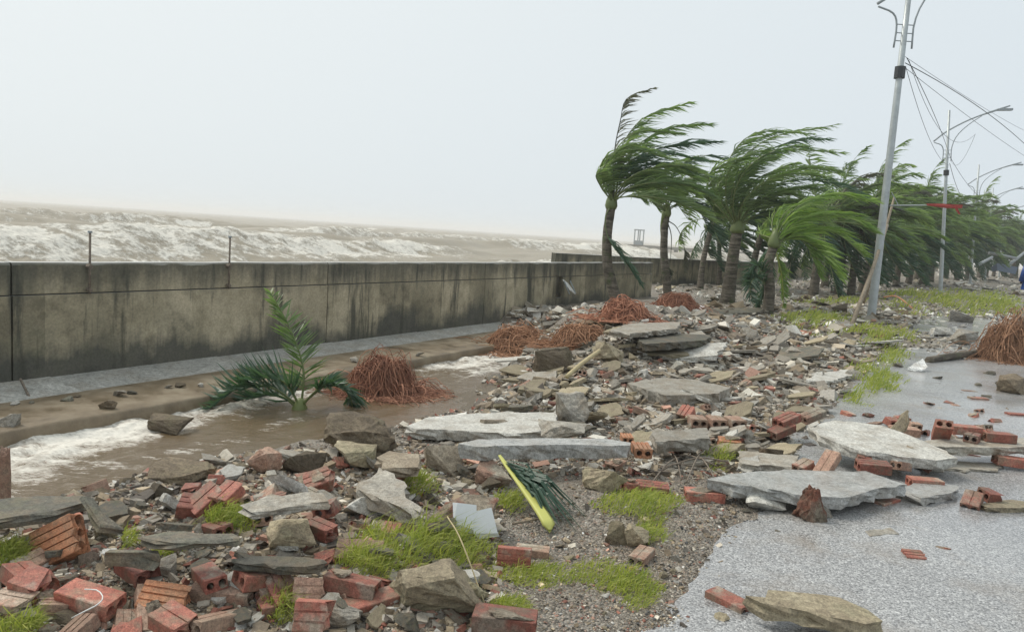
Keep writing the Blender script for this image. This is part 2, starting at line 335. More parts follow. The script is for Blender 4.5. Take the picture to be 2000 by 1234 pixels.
def tube(pts, rad, k=8, cap=True):
    pts = np.asarray(pts, float); n = len(pts); rad = np.broadcast_to(rad, (n,))
    tg = np.gradient(pts, axis=0); tg /= np.linalg.norm(tg, axis=1)[:, None] + 1e-9
    ref = np.array([0, 0, 1.0]) if abs(tg[0][2]) < .8 else np.array([1.0, 0, 0])
    v, f = [], []
    for i in range(n):
        a = np.cross(tg[i], ref); a /= np.linalg.norm(a) + 1e-9; b = np.cross(tg[i], a)
        for j in range(k):
            q = 2 * math.pi * j / k; v.append(pts[i] + rad[i] * (math.cos(q) * a + math.sin(q) * b))
    for i in range(n - 1):
        for j in range(k):
            f.append((i * k + j, i * k + (j + 1) % k, (i + 1) * k + (j + 1) % k, (i + 1) * k + j))
    if cap: f += [tuple(range(k))[::-1], tuple((n - 1) * k + j for j in range(k))]
    return v, f
def join(*vf):
    V, Fc = [], []
    for v, f in vf:
        o = len(V); V += [tuple(p) for p in v]; Fc += [tuple(i + o for i in q) for q in f]
    return V, Fc
def curve(pts, m=14):                              # Catmull-Rom through a few points
    p = np.asarray(pts, float); p = np.vstack([2 * p[0] - p[1], p, 2 * p[-1] - p[-2]]); out = []
    k = len(p) - 3
    for i in range(m):
        t = i / (m - 1) * k; j = min(int(t), k - 1); t -= j
        a, b, c, d = p[j:j + 4]
        out.append(.5 * (2 * b + (c - a) * t + (2 * a - 5 * b + 4 * c - d) * t * t + (3 * b - a - 3 * c + d) * t ** 3))
    return np.array(out)
def hull_mesh(name, dims, npts, seed, mat, cuts=0, rough=.05, flat=.75):
    r = np.random.default_rng(seed); bm = bmesh.new()
    for _ in range(npts):
        p = r.uniform(-1, 1, 3); p = p / max(np.abs(p)) * r.uniform(flat, 1.0) * np.array([r.uniform(.55, 1), r.uniform(.55, 1), r.uniform(.6, 1)])
        bm.verts.new(tuple(p))
    bmesh.ops.convex_hull(bm, input=bm.verts)
    for vv in [q for q in bm.verts if not q.link_faces]: bm.verts.remove(vv)
    if cuts:
        bmesh.ops.subdivide_edges(bm, edges=bm.edges, cuts=cuts, use_grid_fill=True)
        bmesh.ops.triangulate(bm, faces=bm.faces); bm.normal_update()
        for q in bm.verts:
            c = q.co * 2.2; d = fbm(c.x + seed * 3.1 + c.z * .7, c.y + seed * 1.7 - c.z * .9, 4, seed % 50) - .5 + .55 * (fbm(c.x * 3.3 - c.z * 2 + seed, c.y * 3.3 + c.z * 2.6, 3, seed % 31) - .5)
            q.co += q.normal * float(d) * rough * 4
    lo = np.min([q.co for q in bm.verts], axis=0); hi = np.max([q.co for q in bm.verts], axis=0)
    for q in bm.verts:
        q.co = Vector([((q.co[i] - lo[i]) / (hi[i] - lo[i]) - (.5 if i < 2 else 0)) * dims[i] for i in range(3)])
    me = bpy.data.meshes.new(name); bm.to_mesh(me); bm.free(); me.materials.append(M[mat]); return me
def slab_mesh(name, outline, thick, mat, jit=.012, seed=0, edge=.06):
    """a broken slab: outline in metres (k,3) of the upper face; the broken rim is uneven"""
    r = np.random.default_rng(seed); o = np.asarray(outline, float); pts = []
    for a, b in zip(o, np.roll(o, -1, 0)):
        L = np.linalg.norm(b - a); k = max(1, int(L / edge))
        for i in range(k):
            q = a + (b - a) * i / k
            if i: q = q + np.array([r.normal(0, jit), r.normal(0, jit), 0])
            pts.append(q)
    pts = np.array(pts); m = len(pts); c = pts.mean(0)
    ar = np.sum(pts[:, 0] * np.roll(pts[:, 1], -1) - np.roll(pts[:, 0], -1) * pts[:, 1])
    if ar < 0: pts = pts[::-1]
    rings = [pts]
    for fz, sc_ in ((.25, 1.0), (.6, .99), (1.0, .975)):
        q = c + (pts - c) * np.array([sc_, sc_, 1]); q = q + np.c_[r.normal(0, jit * .8, m), r.normal(0, jit * .8, m), r.normal(0, thick * .06, m)]
        q[:, 2] -= thick * fz; rings.append(q)
    V = [tuple(p) for g in rings for p in g]
    F_ = [tuple(range(m))] + [tuple(range(3 * m, 4 * m))[::-1]]
    for g in range(3):
        F_ += [(g * m + i, (g + 1) * m + i, (g + 1) * m + (i + 1) % m, g * m + (i + 1) % m) for i in range(m)]
    return mesh(name, V, F_, mat)
def brick_mesh(name, L=.205, W=.098, H=.06, holes=2, grooves=2, mat='brick', broken=0.0, seed=0, hr=.3, gd=.004):
    """extruded clay brick: round holes run its length, shallow ribs along the broad faces; broken > 0 breaks one end"""
    r = np.random.default_rng(seed); g = gd
    top = []
    for i in range(grooves):
        x = -W / 2 + W * (i + 1) / (grooves + 1); top += [(x - .004, H), (x - .003, H - g), (x + .003, H - g), (x + .004, H)]
    c = .003
    out = [(-W / 2, c), (-W / 2, H - c), (-W / 2 + c, H)] + top + [(W / 2 - c, H), (W / 2, H - c), (W / 2, c), (W / 2 - c, 0), (-W / 2 + c, 0)]
    loops = [[Vector((a, b, 0)) for a, b in out]]; R0 = H * hr
    for i in range(holes):
        x = -W / 2 + W * (i + .5) / holes
        loops.append([Vector((x + R0 * math.cos(q), H / 2 + R0 * math.sin(q), 0)) for q in np.linspace(0, 2 * math.pi, 11)[:-1]])
    tri = tessellate_polygon(loops); flat = [p for l in loops for p in l]; n = len(flat)
    V = []
    for e in (-1, 1):
        for p in flat:
            x = e * L / 2
            if e > 0 and broken: x -= broken * L * (.15 + .85 * float(fbm(p.x * 45 + seed * 7.3, p.y * 45, 3, seed))) + p.x * r.uniform(-.5, .5) * broken * 1.5
            V.append((x + r.normal(0, .0012), p.x + r.normal(0, .0009), p.y + r.normal(0, .0009)))
    Fc = [tuple(t) for t in tri] + [tuple(i + n for i in t[::-1]) for t in tri]
    st = 0
    for l in loops:
        k = len(l)
        for i in range(k): a, b = st + i, st + (i + 1) % k; Fc.append((a, b, b + n, a + n))
        st += k
    me = mesh(name, V, Fc, mat)
    bm = bmesh.new(); bm.from_mesh(me); bmesh.ops.recalc_face_normals(bm, faces=bm.faces); bm.to_mesh(me); bm.free(); return me

# ------------------------------------------------------------------ the setting
def grid(sv, nv, zf, keep=None):
    S, N = np.meshgrid(sv, nv, indexing='ij'); X, Y = xy(S, N); Z = zf(X, Y)
    a = np.arange(S.size).reshape(S.shape)
    f = np.stack([a[:-1, :-1], a[1:, :-1], a[1:, 1:], a[:-1, 1:]], -1).reshape(-1, 4)
    if keep is not None:
        ms = (S[:-1, :-1] + S[1:, 1:]) / 2; mn = (N[:-1, :-1] + N[1:, 1:]) / 2; f = f[keep(ms, mn).ravel()]
    return np.stack([X, Y, Z], -1).reshape(-1, 3), f, S.ravel(), N.ravel()
WALL2 = [(23.2, 11.85), (26.9, 9.85), (33.5, 8.15), (60, 8.3), (130, 2.0)]
def land_edge(s):
    s = np.asarray(s, float)
    return np.where(s < 21.2, 7.62, np.interp(s, [21.2, 23.2] + [p[0] for p in WALL2[1:]], [12.0, 11.9] + [p[1] + .05 for p in WALL2[1:]]))
sv = np.concatenate([np.arange(-5, 30, .09), 30 * 1.045 ** np.arange(0, 62)])
nv = np.concatenate([-1.5 - 1.3 * 1.16 ** np.arange(32, -1, -1) + 1.3, np.arange(-1.45, 7.6, .075), np.linspace(7.6, 12.1, 26)])
v, f, s_, n_ = grid(sv, nv, height, lambda s, n: n < land_edge(s) + .0)
tag(link('ground', big_mesh('ground', v, f, 'ground', smooth=True)), kind='structure')

rs = np.concatenate([np.arange(-5, 20, .06), np.arange(20, 44, .8)])
edge = .92 + .5 * (fbm(rs * 1.3, rs * 0, 5, 31) - .5) - sm(18, 30, rs) * 1.2
V, Fc = [], []
cols = [0, .3, .8, 1.6, 3, 6, 14, 34]
for s, e in zip(rs, edge):
    for c in cols:
        x, y = xy(s, e - c); V.append((x, y, .012 - (.012 if c == 0 else 0)))
k = len(cols)
for i in range(len(rs) - 1):
    for j in range(k - 1): Fc.append((i * k + j, i * k + j + 1, (i + 1) * k + j + 1, (i + 1) * k + j))
tag(link('road', mesh('road', V, [q[::-1] for q in Fc], 'road')), kind='structure')

# the mud-covered ledge: broken front edge
sv2 = np.arange(-6, 12.6, .12); V, Fc = [], []
for s in sv2:
    e = 6.12 + .07 * (fbm(s * 1.4, 0, 4, 4) - .5)
    for n, z in ((e + .05, -1.0), (e, -.42), (e + .015, -.325), (e + .05, -.305 + .02 * (fbm(s * 2, 1, 2, 8) - .5)), (6.5, -.30 + .03 * (fbm(s * 1.5, 2, 3, 8) - .5)), (7.0, -.295)):
        x, y = xy(s, n); V.append((x, y, float(z)))
for i in range(len(sv2) - 1):
    for j in range(5): Fc.append((i * 6 + j, i * 6 + j + 1, (i + 1) * 6 + j + 1, (i + 1) * 6 + j))
ledge = tag(link('pavement', mesh('ledge', V, Fc, 'mud', True)), kind='structure')
kerb = tag(link('kerb', None), kind='structure')
for i in range(10):
    s0 = -5.6 + i * 1.95
    v, f = sbox(s0 + .006, s0 + 1.944, 6.93, 7.555, -.6, -.285 - .004 * i, -.215 - .006 * i)
    link('kerb_stone', mesh('kerb_stone', v, f, 'kerbc'), kerb)

# water left running in the scoured channel
v, f, s_, n_ = grid(np.arange(-4, 13, .045), np.arange(3.9, 6.2, .035), lambda x, y: np.full(np.shape(x), -.42))
churn = sm(5.42, 5.95, n_ + .55 * (fbm(s_ * .7, n_ * .5, 3, 40) - .5) + .25 * sm(4.2, 2.2, s_))
churn = np.maximum(churn * (1 - .75 * sm(5.6, 6.6, s_) * sm(9.0, 7.6, s_)), .85 * sm(8.0, 9.0, s_ + .8 * (fbm(s_, n_, 3, 44) - .5)) * sm(5.0, 5.4, n_))
churn = np.maximum(churn, .8 * sm(2.9, 1.9, s_ + .5 * (fbm(s_ * .5, n_ * 2, 3, 46) - .5)) * sm(4.9, 5.2, n_))
streak = fbm(s_ * .8, n_ * 5, 3, 47)
foam = np.clip(churn * (.35 + .65 * fbm(s_ * 2.5, n_ * 4, 3, 41)), 0, 1) * .95 + .25 * sm(.58, .7, streak) * sm(4.9, 5.2, n_)
v[:, 2] += .13 * (fbm(s_ * 4, n_ * 8, 5, 42) - .45) * churn + .022 * (fbm(s_ * 1.2, n_ * 6, 4, 43) - .5)
tag(link('water', big_mesh('channel_water', v, f, 'flood', {'foam': foam * 1.0}, True)), kind='structure')

# the open sea
rr = np.concatenate([np.geomspace(9, 26, 40), np.geomspace(26.3, 190, 460), np.geomspace(193, 5000, 90)])
aa = np.radians(np.concatenate([np.linspace(-75, -36, 40), np.linspace(-35.9, 18, 420), np.linspace(18.3, 55, 50)]))
RR, AA = np.meshgrid(rr, aa, indexing='ij'); X = RR * np.sin(AA); Y = RR * np.cos(AA); S, N = sn(X, Y)
near = sm(8, 16, N); farfade = 1 / (1 + (RR / 260) ** 2)
ph = N / 23.0 + .55 * (fbm(S / 55, N / 70, 3, 61)) + .25 * fbm(S / 14, N / 18, 3, 62)
fr = ph - np.floor(ph); d = np.minimum(fr, 1 - fr)
mod = np.clip(.34 + 1.5 * (fbm(S / 24 + 3.3, np.floor(ph + .5) * 7.7, 3, 63) - .3), 0, 1.1)
steep = np.where(fr < .5, 1 - sm(0, .16, fr), sm(.62, 1.0, fr))      # steep on the shoreward face
c1 = np.where(fr < .5, np.exp(-(fr / .20) ** 2), np.exp(-((1 - fr) / .10) ** 2))
ph2 = N / 8.5 + 1.2 * fbm(S / 18, N / 20, 3, 66); c2 = (.5 + .5 * np.cos(2 * np.pi * ph2)) ** 2.2
tur = fbm(X / 1.6, Y / 1.6, 5, 67); chop = fbm(S / 5, N / 2.5, 4, 68)
Z = -1.25 + near * farfade ** .5 * (1.75 * mod * c1 + .42 * c2 * (.4 + fbm(S / 12, N / 9, 2, 69)) + .35 * (chop - .5))
front = np.where(fr < .5, np.exp(-(fr / .07) ** 2), np.exp(-((1 - fr) / .26) ** 2))       # foam spills down the shoreward face
brk = sm(.42, .8, mod)
band = np.exp(-((N - 62) / 40) ** 2)
foam = brk * front * (.38 + .20 * band) + .26 * band * sm(.54, .70, fbm(S / 9, N / 4, 4, 70)) + .16 * sm(60, 25, N) + .5 * sm(.72, .8, fbm(S / 16, N / 5, 3, 71)) * (1 - band)
foam = np.clip(foam * (1 - sm(150, 500, RR) * .7), 0, 1)
Z += near * brk * front * farfade * .9 * (tur - .42)
a = np.arange(RR.size).reshape(RR.shape)
f = np.stack([a[:-1, :-1], a[:-1, 1:], a[1:, 1:], a[1:, :-1]], -1).reshape(-1, 4)[:, ::-1]
tag(link('sea', big_mesh('sea', np.stack([X, Y, Z], -1).reshape(-1, 3), f, 'sea', {'foam': foam.ravel()}, True)), kind='structure')

# ------------------------------------------------------------------ seawall
wall = empty('seawall', 'long stained concrete seawall with dark rain streaks running beside the channel', 'wall')
def part(name, vf, mat, parent, smooth=False):
    return link(name, mesh(name, vf[0], vf[1], mat, smooth), parent)
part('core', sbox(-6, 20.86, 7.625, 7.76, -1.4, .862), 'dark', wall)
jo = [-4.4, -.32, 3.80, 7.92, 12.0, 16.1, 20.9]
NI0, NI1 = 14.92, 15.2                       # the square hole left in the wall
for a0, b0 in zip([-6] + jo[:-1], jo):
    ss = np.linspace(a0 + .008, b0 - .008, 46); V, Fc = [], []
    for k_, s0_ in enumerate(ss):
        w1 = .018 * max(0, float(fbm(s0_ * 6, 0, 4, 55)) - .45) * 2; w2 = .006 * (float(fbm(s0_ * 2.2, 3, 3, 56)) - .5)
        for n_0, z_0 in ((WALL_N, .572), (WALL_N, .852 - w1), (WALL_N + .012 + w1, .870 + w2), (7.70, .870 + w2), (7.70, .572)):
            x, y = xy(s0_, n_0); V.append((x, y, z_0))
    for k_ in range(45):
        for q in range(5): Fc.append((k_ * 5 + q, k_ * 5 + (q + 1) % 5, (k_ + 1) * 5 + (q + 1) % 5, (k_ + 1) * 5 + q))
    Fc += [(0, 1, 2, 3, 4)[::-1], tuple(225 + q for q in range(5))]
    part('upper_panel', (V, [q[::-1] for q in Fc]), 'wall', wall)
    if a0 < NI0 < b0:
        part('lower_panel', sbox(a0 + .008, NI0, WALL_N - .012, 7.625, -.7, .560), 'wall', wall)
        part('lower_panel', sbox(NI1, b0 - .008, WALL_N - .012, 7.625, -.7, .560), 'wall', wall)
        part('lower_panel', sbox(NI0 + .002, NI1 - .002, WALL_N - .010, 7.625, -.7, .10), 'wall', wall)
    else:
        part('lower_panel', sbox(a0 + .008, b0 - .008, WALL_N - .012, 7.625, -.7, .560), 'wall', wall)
wall2 = empty('seawall', 'distant grey seawall stretch angling behind the trunks of the leaning palms', 'wall')
for (sa, na), (sb, nb) in zip(WALL2[:-1], WALL2[1:]):
    L = math.hypot(sb - sa, nb - na); k = max(1, int(L / 4.2))
    for i in range(min(k, 14)):
        p0 = np.array([sa + (sb - sa) * i / k, na + (nb - na) * i / k]); p1 = np.array([sa + (sb - sa) * (i + 1) / k, na + (nb - na) * (i + 1) / k])
        dv = (p1 - p0) / np.linalg.norm(p1 - p0); nn = np.array([-dv[1], dv[0]]); p1 = p1 - dv * .015
        V = []
        for z in (-1.4, .87):
            for q, o_ in ((p0, 0), (p1, 0), (p1, .25), (p0, .25)):
                x, y = xy(*(q + nn * o_)); V.append((x, y, z))
        part('wall_panel', (V, [(0, 1, 2, 3)[::-1], (4, 5, 6, 7), (0, 1, 5, 4), (1, 2, 6, 5), (2, 3, 7, 6), (3, 0, 4, 7)]), 'wall', wall2)

def pipe_post(u, label):
    p = at_z(u, 514, .87); s = sn(p[0], p[1])[0]; n = WALL_N - .035
    def q(z, dn=0.0): x, y = xy(s, n + dn); return (float(x), float(y), z)
    e = empty('pipe_post', label, 'post', q(.55))
    def loc(vf): b = np.array(q(.55)); return [tuple(np.array(p_) - b) for p_ in vf[0]], vf[1]
    part('pipe', loc(tube([q(.56), q(.8), q(1.17)], .012, 8)), 'rust', e, True)
    part('clip', loc(tube([q(.60, -.02), q(.60, .05)], .022, 6)), 'rust', e)
    part('clip', loc(tube([q(.835, -.02), q(.835, .05)], .026, 6)), 'rust', e)
    part('pipe_cap', loc(tube([q(1.17), q(1.19)], .022, 8)), 'grey_paint', e)
    return e
pipe_post(178, 'rusty pipe post on the seawall nearest the big breaker, collar halfway')
pipe_post(452, 'plain rusty pipe post on the seawall above the broken green palm fronds')

# louvred hatch hanging out of the hole in the wall
x, y = xy(15.12, WALL_N - .12); hatch = empty('hatch_cover', 'small white louvred hatch hanging from the hole in the seawall', 'hatch', (x, y, .46))
for i in range(4):
    vf = box(-.14, .14, -.012, .012, -.035, .035)
    o = link('slat', mesh('slat', *vf, 'white_paint'), hatch, (0.02 + .045 * i, -.03 * i, -.02 - .055 * i), (math.radians(-48), math.radians(20), math.radians(60)))
link('hatch_frame', mesh('hatch_frame', *join(box(-.16, -.145, -.01, .01, -.26, .05), box(.145, .16, -.01, .01, -.26, .05)), 'grey_paint'), hatch, (.06, -.03, -.02), (math.radians(-30), 0, math.radians(60)))

# far pier with its twin gantry
PD = 240.0
a0 = at_y(1222, 470, PD); b0 = at_y(1375, 474, PD)
pier = empty('pier', 'low hazy pier far out on the sea behind the palms', 'pier', (a0[0], PD, 0))
part('deck', box(0, b0[0] - a0[0] + 40, -2, 2, -.6, .3), 'concrete', pier)
for i in range(12): part('pile', box(2 + 4.5 * i, 2.7 + 4.5 * i, -1.5, 1.5, -3, -.6), 'concrete', pier)
g0 = at_y(1248, 462, PD)
gan = empty('gantry', 'tiny twin framed gantry standing on the distant pier', 'gantry', (g0[0], PD, .3))
for x0 in (-1.5, .15):
    for xx in (x0, x0 + 1.1): part('leg', box(xx, xx + .28, -.3, .3, 0, 4.4), 'grey_paint', gan)
    part('cross_beam', box(x0 - .1, x0 + 1.45, -.35, .35, 4.4, 4.75), 'grey_paint', gan)
part('housing', box(-1.2, 1.1, -.6, .6, 0, 1.3), 'grey_paint', gan)

# ------------------------------------------------------------------ palms
WIND = np.array([.93, .30, -.05])
def frond_mesh(name, pts, L=.55, pairs=48, seed=0, mats=('rachis', 'leaf'), wind=.9, grav=.35, start=.14, rr_=.022, width=.034, sparse=0.0, fan=.45, parent=None):
    r = np.random.default_rng(seed); c = curve(pts, 16)
    V, Fc = tube(c, np.linspace(rr_, .004, 16), 5); V = [tuple(p) for p in V]; nr = len(Fc); tint = [.5] * len(V)
    tg = np.gradient(c, axis=0); tg /= np.linalg.norm(tg, axis=1)[:, None]
    for i in range(pairs):
        k = start + (1 - start) * (i + r.uniform(0, .6)) / pairs
        q = min(k, .999) * 15; j = int(q); a = q - j; p = c[j] * (1 - a) + c[j + 1] * a; T = tg[j] * (1 - a) + tg[j + 1] * a
        side = np.cross(T, [0, 0, 1.0]); side /= np.linalg.norm(side) + 1e-6
        up = np.cross(side, T)
        for sg in (-1, 1):
            if r.random() < sparse or vnoise(k * 11 + sg * 3.3, seed * .7, 5) < .2: continue
            ln = L * (math.sin(math.pi * (.16 + .80 * k)) ** .6) * r.uniform(.8, 1.12)
            dv = fan * sg * side + .55 * T + up * .18 + WIND * wind * r.uniform(.7, 1.15) + r.normal(0, .15, 3); dv /= np.linalg.norm(dv)
            d2 = dv + WIND * wind * .35 + np.array([0, 0, -grav * r.uniform(.5, 1.4)]); d2 /= np.linalg.norm(d2)
            wv = np.cross(dv, r.normal(0, 1, 3)); wv /= np.linalg.norm(wv) + 1e-6; wv = wv * width * .5 * r.uniform(.8, 1.2)
            m1 = p + dv * ln * .45; m2 = m1 + d2 * ln * .55
            b = len(V); V += [tuple(p - wv * .6), tuple(p + wv * .6), tuple(m1 + wv), tuple(m1 - wv), tuple(m2)]
            Fc += [(b, b + 1, b + 2, b + 3), (b + 3, b + 2, b + 4)]; tv = float(np.clip(r.normal(.45, .25), 0, 1)); tint += [tv] * 5
    if parent is not None:
        k_ = 80; o = link('frond', mesh('frond', V[:k_], Fc[:nr], mats[0], True), parent)
        me = mesh('leaflets', V[k_:], [tuple(i - k_ for i in q) for q in Fc[nr:]], mats[1]); at = me.attributes.new('tint', 'FLOAT', 'POINT'); at.data.foreach_set('value', np.array(tint[k_:], np.float32)); link('leaflets', me, o); return o
    me = mesh(name, V, Fc, [mats[0], mats[1]])
    me.polygons.foreach_set('material_index', np.array([0] * nr + [1] * (len(Fc) - nr), np.int32))
    at = me.attributes.new('tint', 'FLOAT', 'POINT'); at.data.foreach_set('value', np.array(tint, np.float32)); return me
def trunk_mesh(pts, r0, r1, seed=0, m=22, k=12):
    c = curve(pts, m); r = np.random.default_rng(seed); t = np.linspace(0, 1, m)
    rad = r1 + (r0 - r1) * (1 - t) ** 1.5 + r0 * .35 * np.exp(-t * 14)
    rad = rad * (1 + .035 * (np.arange(m) % 2)); V, Fc = tube(c, rad, k); return mesh('trunk', V, Fc, 'bark', True)
def wind_frond(base, az, el, length, r, bend=1.0):
    d = np.array([math.cos(az) * math.cos(el), math.sin(az) * math.cos(el), math.sin(el)]); p = np.array(base, float); pts = [p]
    st = length / 6
    for i in range(6):
        d = d + (WIND * .34 * bend + np.array([0, 0, -.17 * (i * .35)])) * (i > 0); d /= np.linalg.norm(d)
        p = p + d * st; pts.append(p)
    return pts
def boss_mesh(top, rad, h, lean=(0, 0)):
    c = [np.array(top) + np.array([lean[0] * q, lean[1] * q, q]) for q in (-h * .25, 0, h * .35, h * .8, h * 1.1)]
    return tube(c, [rad * 1.0, rad * 1.25, rad * 1.1, rad * .7, rad * .2], 9)
PALMS = 'coconut palms bent over by the wind'
def px_palm(label, base, trunk_px, fronds, r0, r1, dpt, hang=(), extra=0, seed=0, mats=('rachis', 'leaf'), L=.78, width=.028, pairs=64, elen=2.4):
    """trunk and fronds laid out along sight lines at the palm's own distance; fronds also reach towards and away from the viewer"""
    r = np.random.default_rng(seed); b = np.array([*hit(*base)]); dpt = b[1]
    e = empty('palm_tree', label, 'palm', b, PALMS)
    tp = [b + np.array([0, 0, -.25])] + [at_y(u, v, dpt + .03 * i) for i, (u, v) in enumerate(trunk_px)]
    tp = [np.array(p) - b for p in tp]; o = link('trunk', trunk_mesh(tp, r0, r1, seed), e)
    top = tp[-1]; part('crown_shaft', boss_mesh(top, r1 * 1.15, .30), 'rachis', e, True)
    for i, fp in enumerate(fronds):
        opt = fp[-1] if isinstance(fp[-1], dict) else {}; q = [t for t in fp if not isinstance(t, dict)]
        sp = opt.get('dy', r.uniform(-.75, .75)); m = len(q) - 1
        pts = [at_y(u, v, dpt + sp * (j / m) ** 1.3) - b for j, (u, v) in enumerate(q)]
        frond_mesh('frond', pts, opt.get('L', L), opt.get('pairs', pairs), seed * 100 + i, opt.get('mats', mats), opt.get('wind', .9), opt.get('grav', .35), opt.get('start', .14), opt.get('r', .016), width, opt.get('sparse', 0), parent=e)
    for i in range(extra):
        az = r.uniform(-2.6, 2.6); el = r.uniform(.15, 1.15); top2 = top + np.array([0, 0, .12])
        frond_mesh('frond', wind_frond(top2, az, el, elen * r.uniform(.8, 1.1), r), L, pairs, seed * 100 + 50 + i, mats, .9, .35, .16, .018, width, parent=e)
    return e
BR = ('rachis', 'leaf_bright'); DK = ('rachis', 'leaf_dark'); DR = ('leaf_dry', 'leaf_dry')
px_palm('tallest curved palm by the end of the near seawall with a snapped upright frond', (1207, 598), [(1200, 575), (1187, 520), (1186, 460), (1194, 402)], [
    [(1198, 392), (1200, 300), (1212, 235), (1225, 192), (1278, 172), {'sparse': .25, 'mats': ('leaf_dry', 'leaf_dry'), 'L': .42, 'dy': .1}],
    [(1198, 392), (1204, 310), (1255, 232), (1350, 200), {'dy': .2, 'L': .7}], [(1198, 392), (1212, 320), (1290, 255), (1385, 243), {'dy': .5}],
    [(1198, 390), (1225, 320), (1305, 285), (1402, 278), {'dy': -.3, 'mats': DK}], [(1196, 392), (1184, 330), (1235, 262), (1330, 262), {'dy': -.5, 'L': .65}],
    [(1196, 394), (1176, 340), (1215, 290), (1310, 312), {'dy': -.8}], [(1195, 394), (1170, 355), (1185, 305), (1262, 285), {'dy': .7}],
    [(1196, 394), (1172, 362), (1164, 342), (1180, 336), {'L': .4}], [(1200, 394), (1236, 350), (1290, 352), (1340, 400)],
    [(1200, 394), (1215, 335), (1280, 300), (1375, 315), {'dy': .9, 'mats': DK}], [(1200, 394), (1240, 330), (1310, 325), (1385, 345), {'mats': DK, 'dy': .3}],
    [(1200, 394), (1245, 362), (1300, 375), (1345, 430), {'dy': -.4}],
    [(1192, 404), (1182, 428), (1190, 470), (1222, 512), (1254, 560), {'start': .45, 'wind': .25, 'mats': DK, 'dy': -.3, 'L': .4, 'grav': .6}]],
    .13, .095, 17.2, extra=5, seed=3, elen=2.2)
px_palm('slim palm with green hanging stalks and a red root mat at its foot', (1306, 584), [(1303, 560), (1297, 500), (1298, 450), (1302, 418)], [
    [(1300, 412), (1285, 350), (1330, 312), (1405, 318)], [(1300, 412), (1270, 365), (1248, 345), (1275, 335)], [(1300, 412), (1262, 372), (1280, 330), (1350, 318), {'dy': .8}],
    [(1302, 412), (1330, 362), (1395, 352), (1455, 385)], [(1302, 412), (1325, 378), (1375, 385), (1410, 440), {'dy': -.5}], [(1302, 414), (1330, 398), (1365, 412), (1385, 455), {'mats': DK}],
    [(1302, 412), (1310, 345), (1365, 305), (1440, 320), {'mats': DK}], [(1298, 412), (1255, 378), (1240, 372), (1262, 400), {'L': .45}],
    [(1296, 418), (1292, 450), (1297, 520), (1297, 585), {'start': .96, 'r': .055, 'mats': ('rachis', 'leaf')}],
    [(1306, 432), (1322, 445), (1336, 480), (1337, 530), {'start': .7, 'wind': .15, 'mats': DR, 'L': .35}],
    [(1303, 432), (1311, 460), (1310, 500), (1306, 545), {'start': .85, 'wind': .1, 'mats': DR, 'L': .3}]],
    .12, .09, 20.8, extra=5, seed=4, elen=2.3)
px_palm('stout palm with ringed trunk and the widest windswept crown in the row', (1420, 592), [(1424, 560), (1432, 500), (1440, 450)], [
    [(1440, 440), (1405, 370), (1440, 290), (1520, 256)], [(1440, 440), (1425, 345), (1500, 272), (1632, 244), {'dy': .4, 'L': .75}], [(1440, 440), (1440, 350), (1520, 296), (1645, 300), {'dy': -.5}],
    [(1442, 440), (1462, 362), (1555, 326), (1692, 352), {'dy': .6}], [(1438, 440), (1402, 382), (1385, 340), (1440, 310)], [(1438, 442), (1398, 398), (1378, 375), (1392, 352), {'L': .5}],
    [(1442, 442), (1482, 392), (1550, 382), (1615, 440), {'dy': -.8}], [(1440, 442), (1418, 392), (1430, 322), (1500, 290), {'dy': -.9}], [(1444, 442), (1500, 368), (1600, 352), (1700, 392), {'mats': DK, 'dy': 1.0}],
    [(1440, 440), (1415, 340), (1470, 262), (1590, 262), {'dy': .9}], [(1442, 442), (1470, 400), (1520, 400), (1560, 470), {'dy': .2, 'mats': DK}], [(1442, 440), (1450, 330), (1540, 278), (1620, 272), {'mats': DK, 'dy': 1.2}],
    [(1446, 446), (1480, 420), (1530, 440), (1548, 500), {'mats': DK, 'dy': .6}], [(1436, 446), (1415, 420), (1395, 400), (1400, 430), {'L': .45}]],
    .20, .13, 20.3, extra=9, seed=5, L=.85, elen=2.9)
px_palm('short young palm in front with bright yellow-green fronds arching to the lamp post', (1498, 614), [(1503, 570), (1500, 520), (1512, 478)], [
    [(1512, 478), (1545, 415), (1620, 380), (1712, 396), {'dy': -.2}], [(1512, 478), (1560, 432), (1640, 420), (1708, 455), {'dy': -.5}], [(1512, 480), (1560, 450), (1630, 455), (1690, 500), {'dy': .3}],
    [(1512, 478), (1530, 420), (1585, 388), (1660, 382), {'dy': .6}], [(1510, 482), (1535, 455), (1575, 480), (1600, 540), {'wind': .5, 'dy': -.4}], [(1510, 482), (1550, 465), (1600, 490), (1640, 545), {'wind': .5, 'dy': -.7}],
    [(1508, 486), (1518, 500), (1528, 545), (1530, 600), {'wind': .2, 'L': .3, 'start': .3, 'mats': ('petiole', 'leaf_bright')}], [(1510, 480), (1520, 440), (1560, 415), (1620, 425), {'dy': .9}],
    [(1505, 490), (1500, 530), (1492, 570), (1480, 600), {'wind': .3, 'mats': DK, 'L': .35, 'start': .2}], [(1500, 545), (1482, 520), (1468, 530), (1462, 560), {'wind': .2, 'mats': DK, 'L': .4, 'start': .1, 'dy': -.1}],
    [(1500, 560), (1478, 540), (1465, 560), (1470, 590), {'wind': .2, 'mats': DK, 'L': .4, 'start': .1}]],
    .13, .10, 17.6, extra=2, seed=6, mats=BR, L=.75, pairs=80, width=.03)

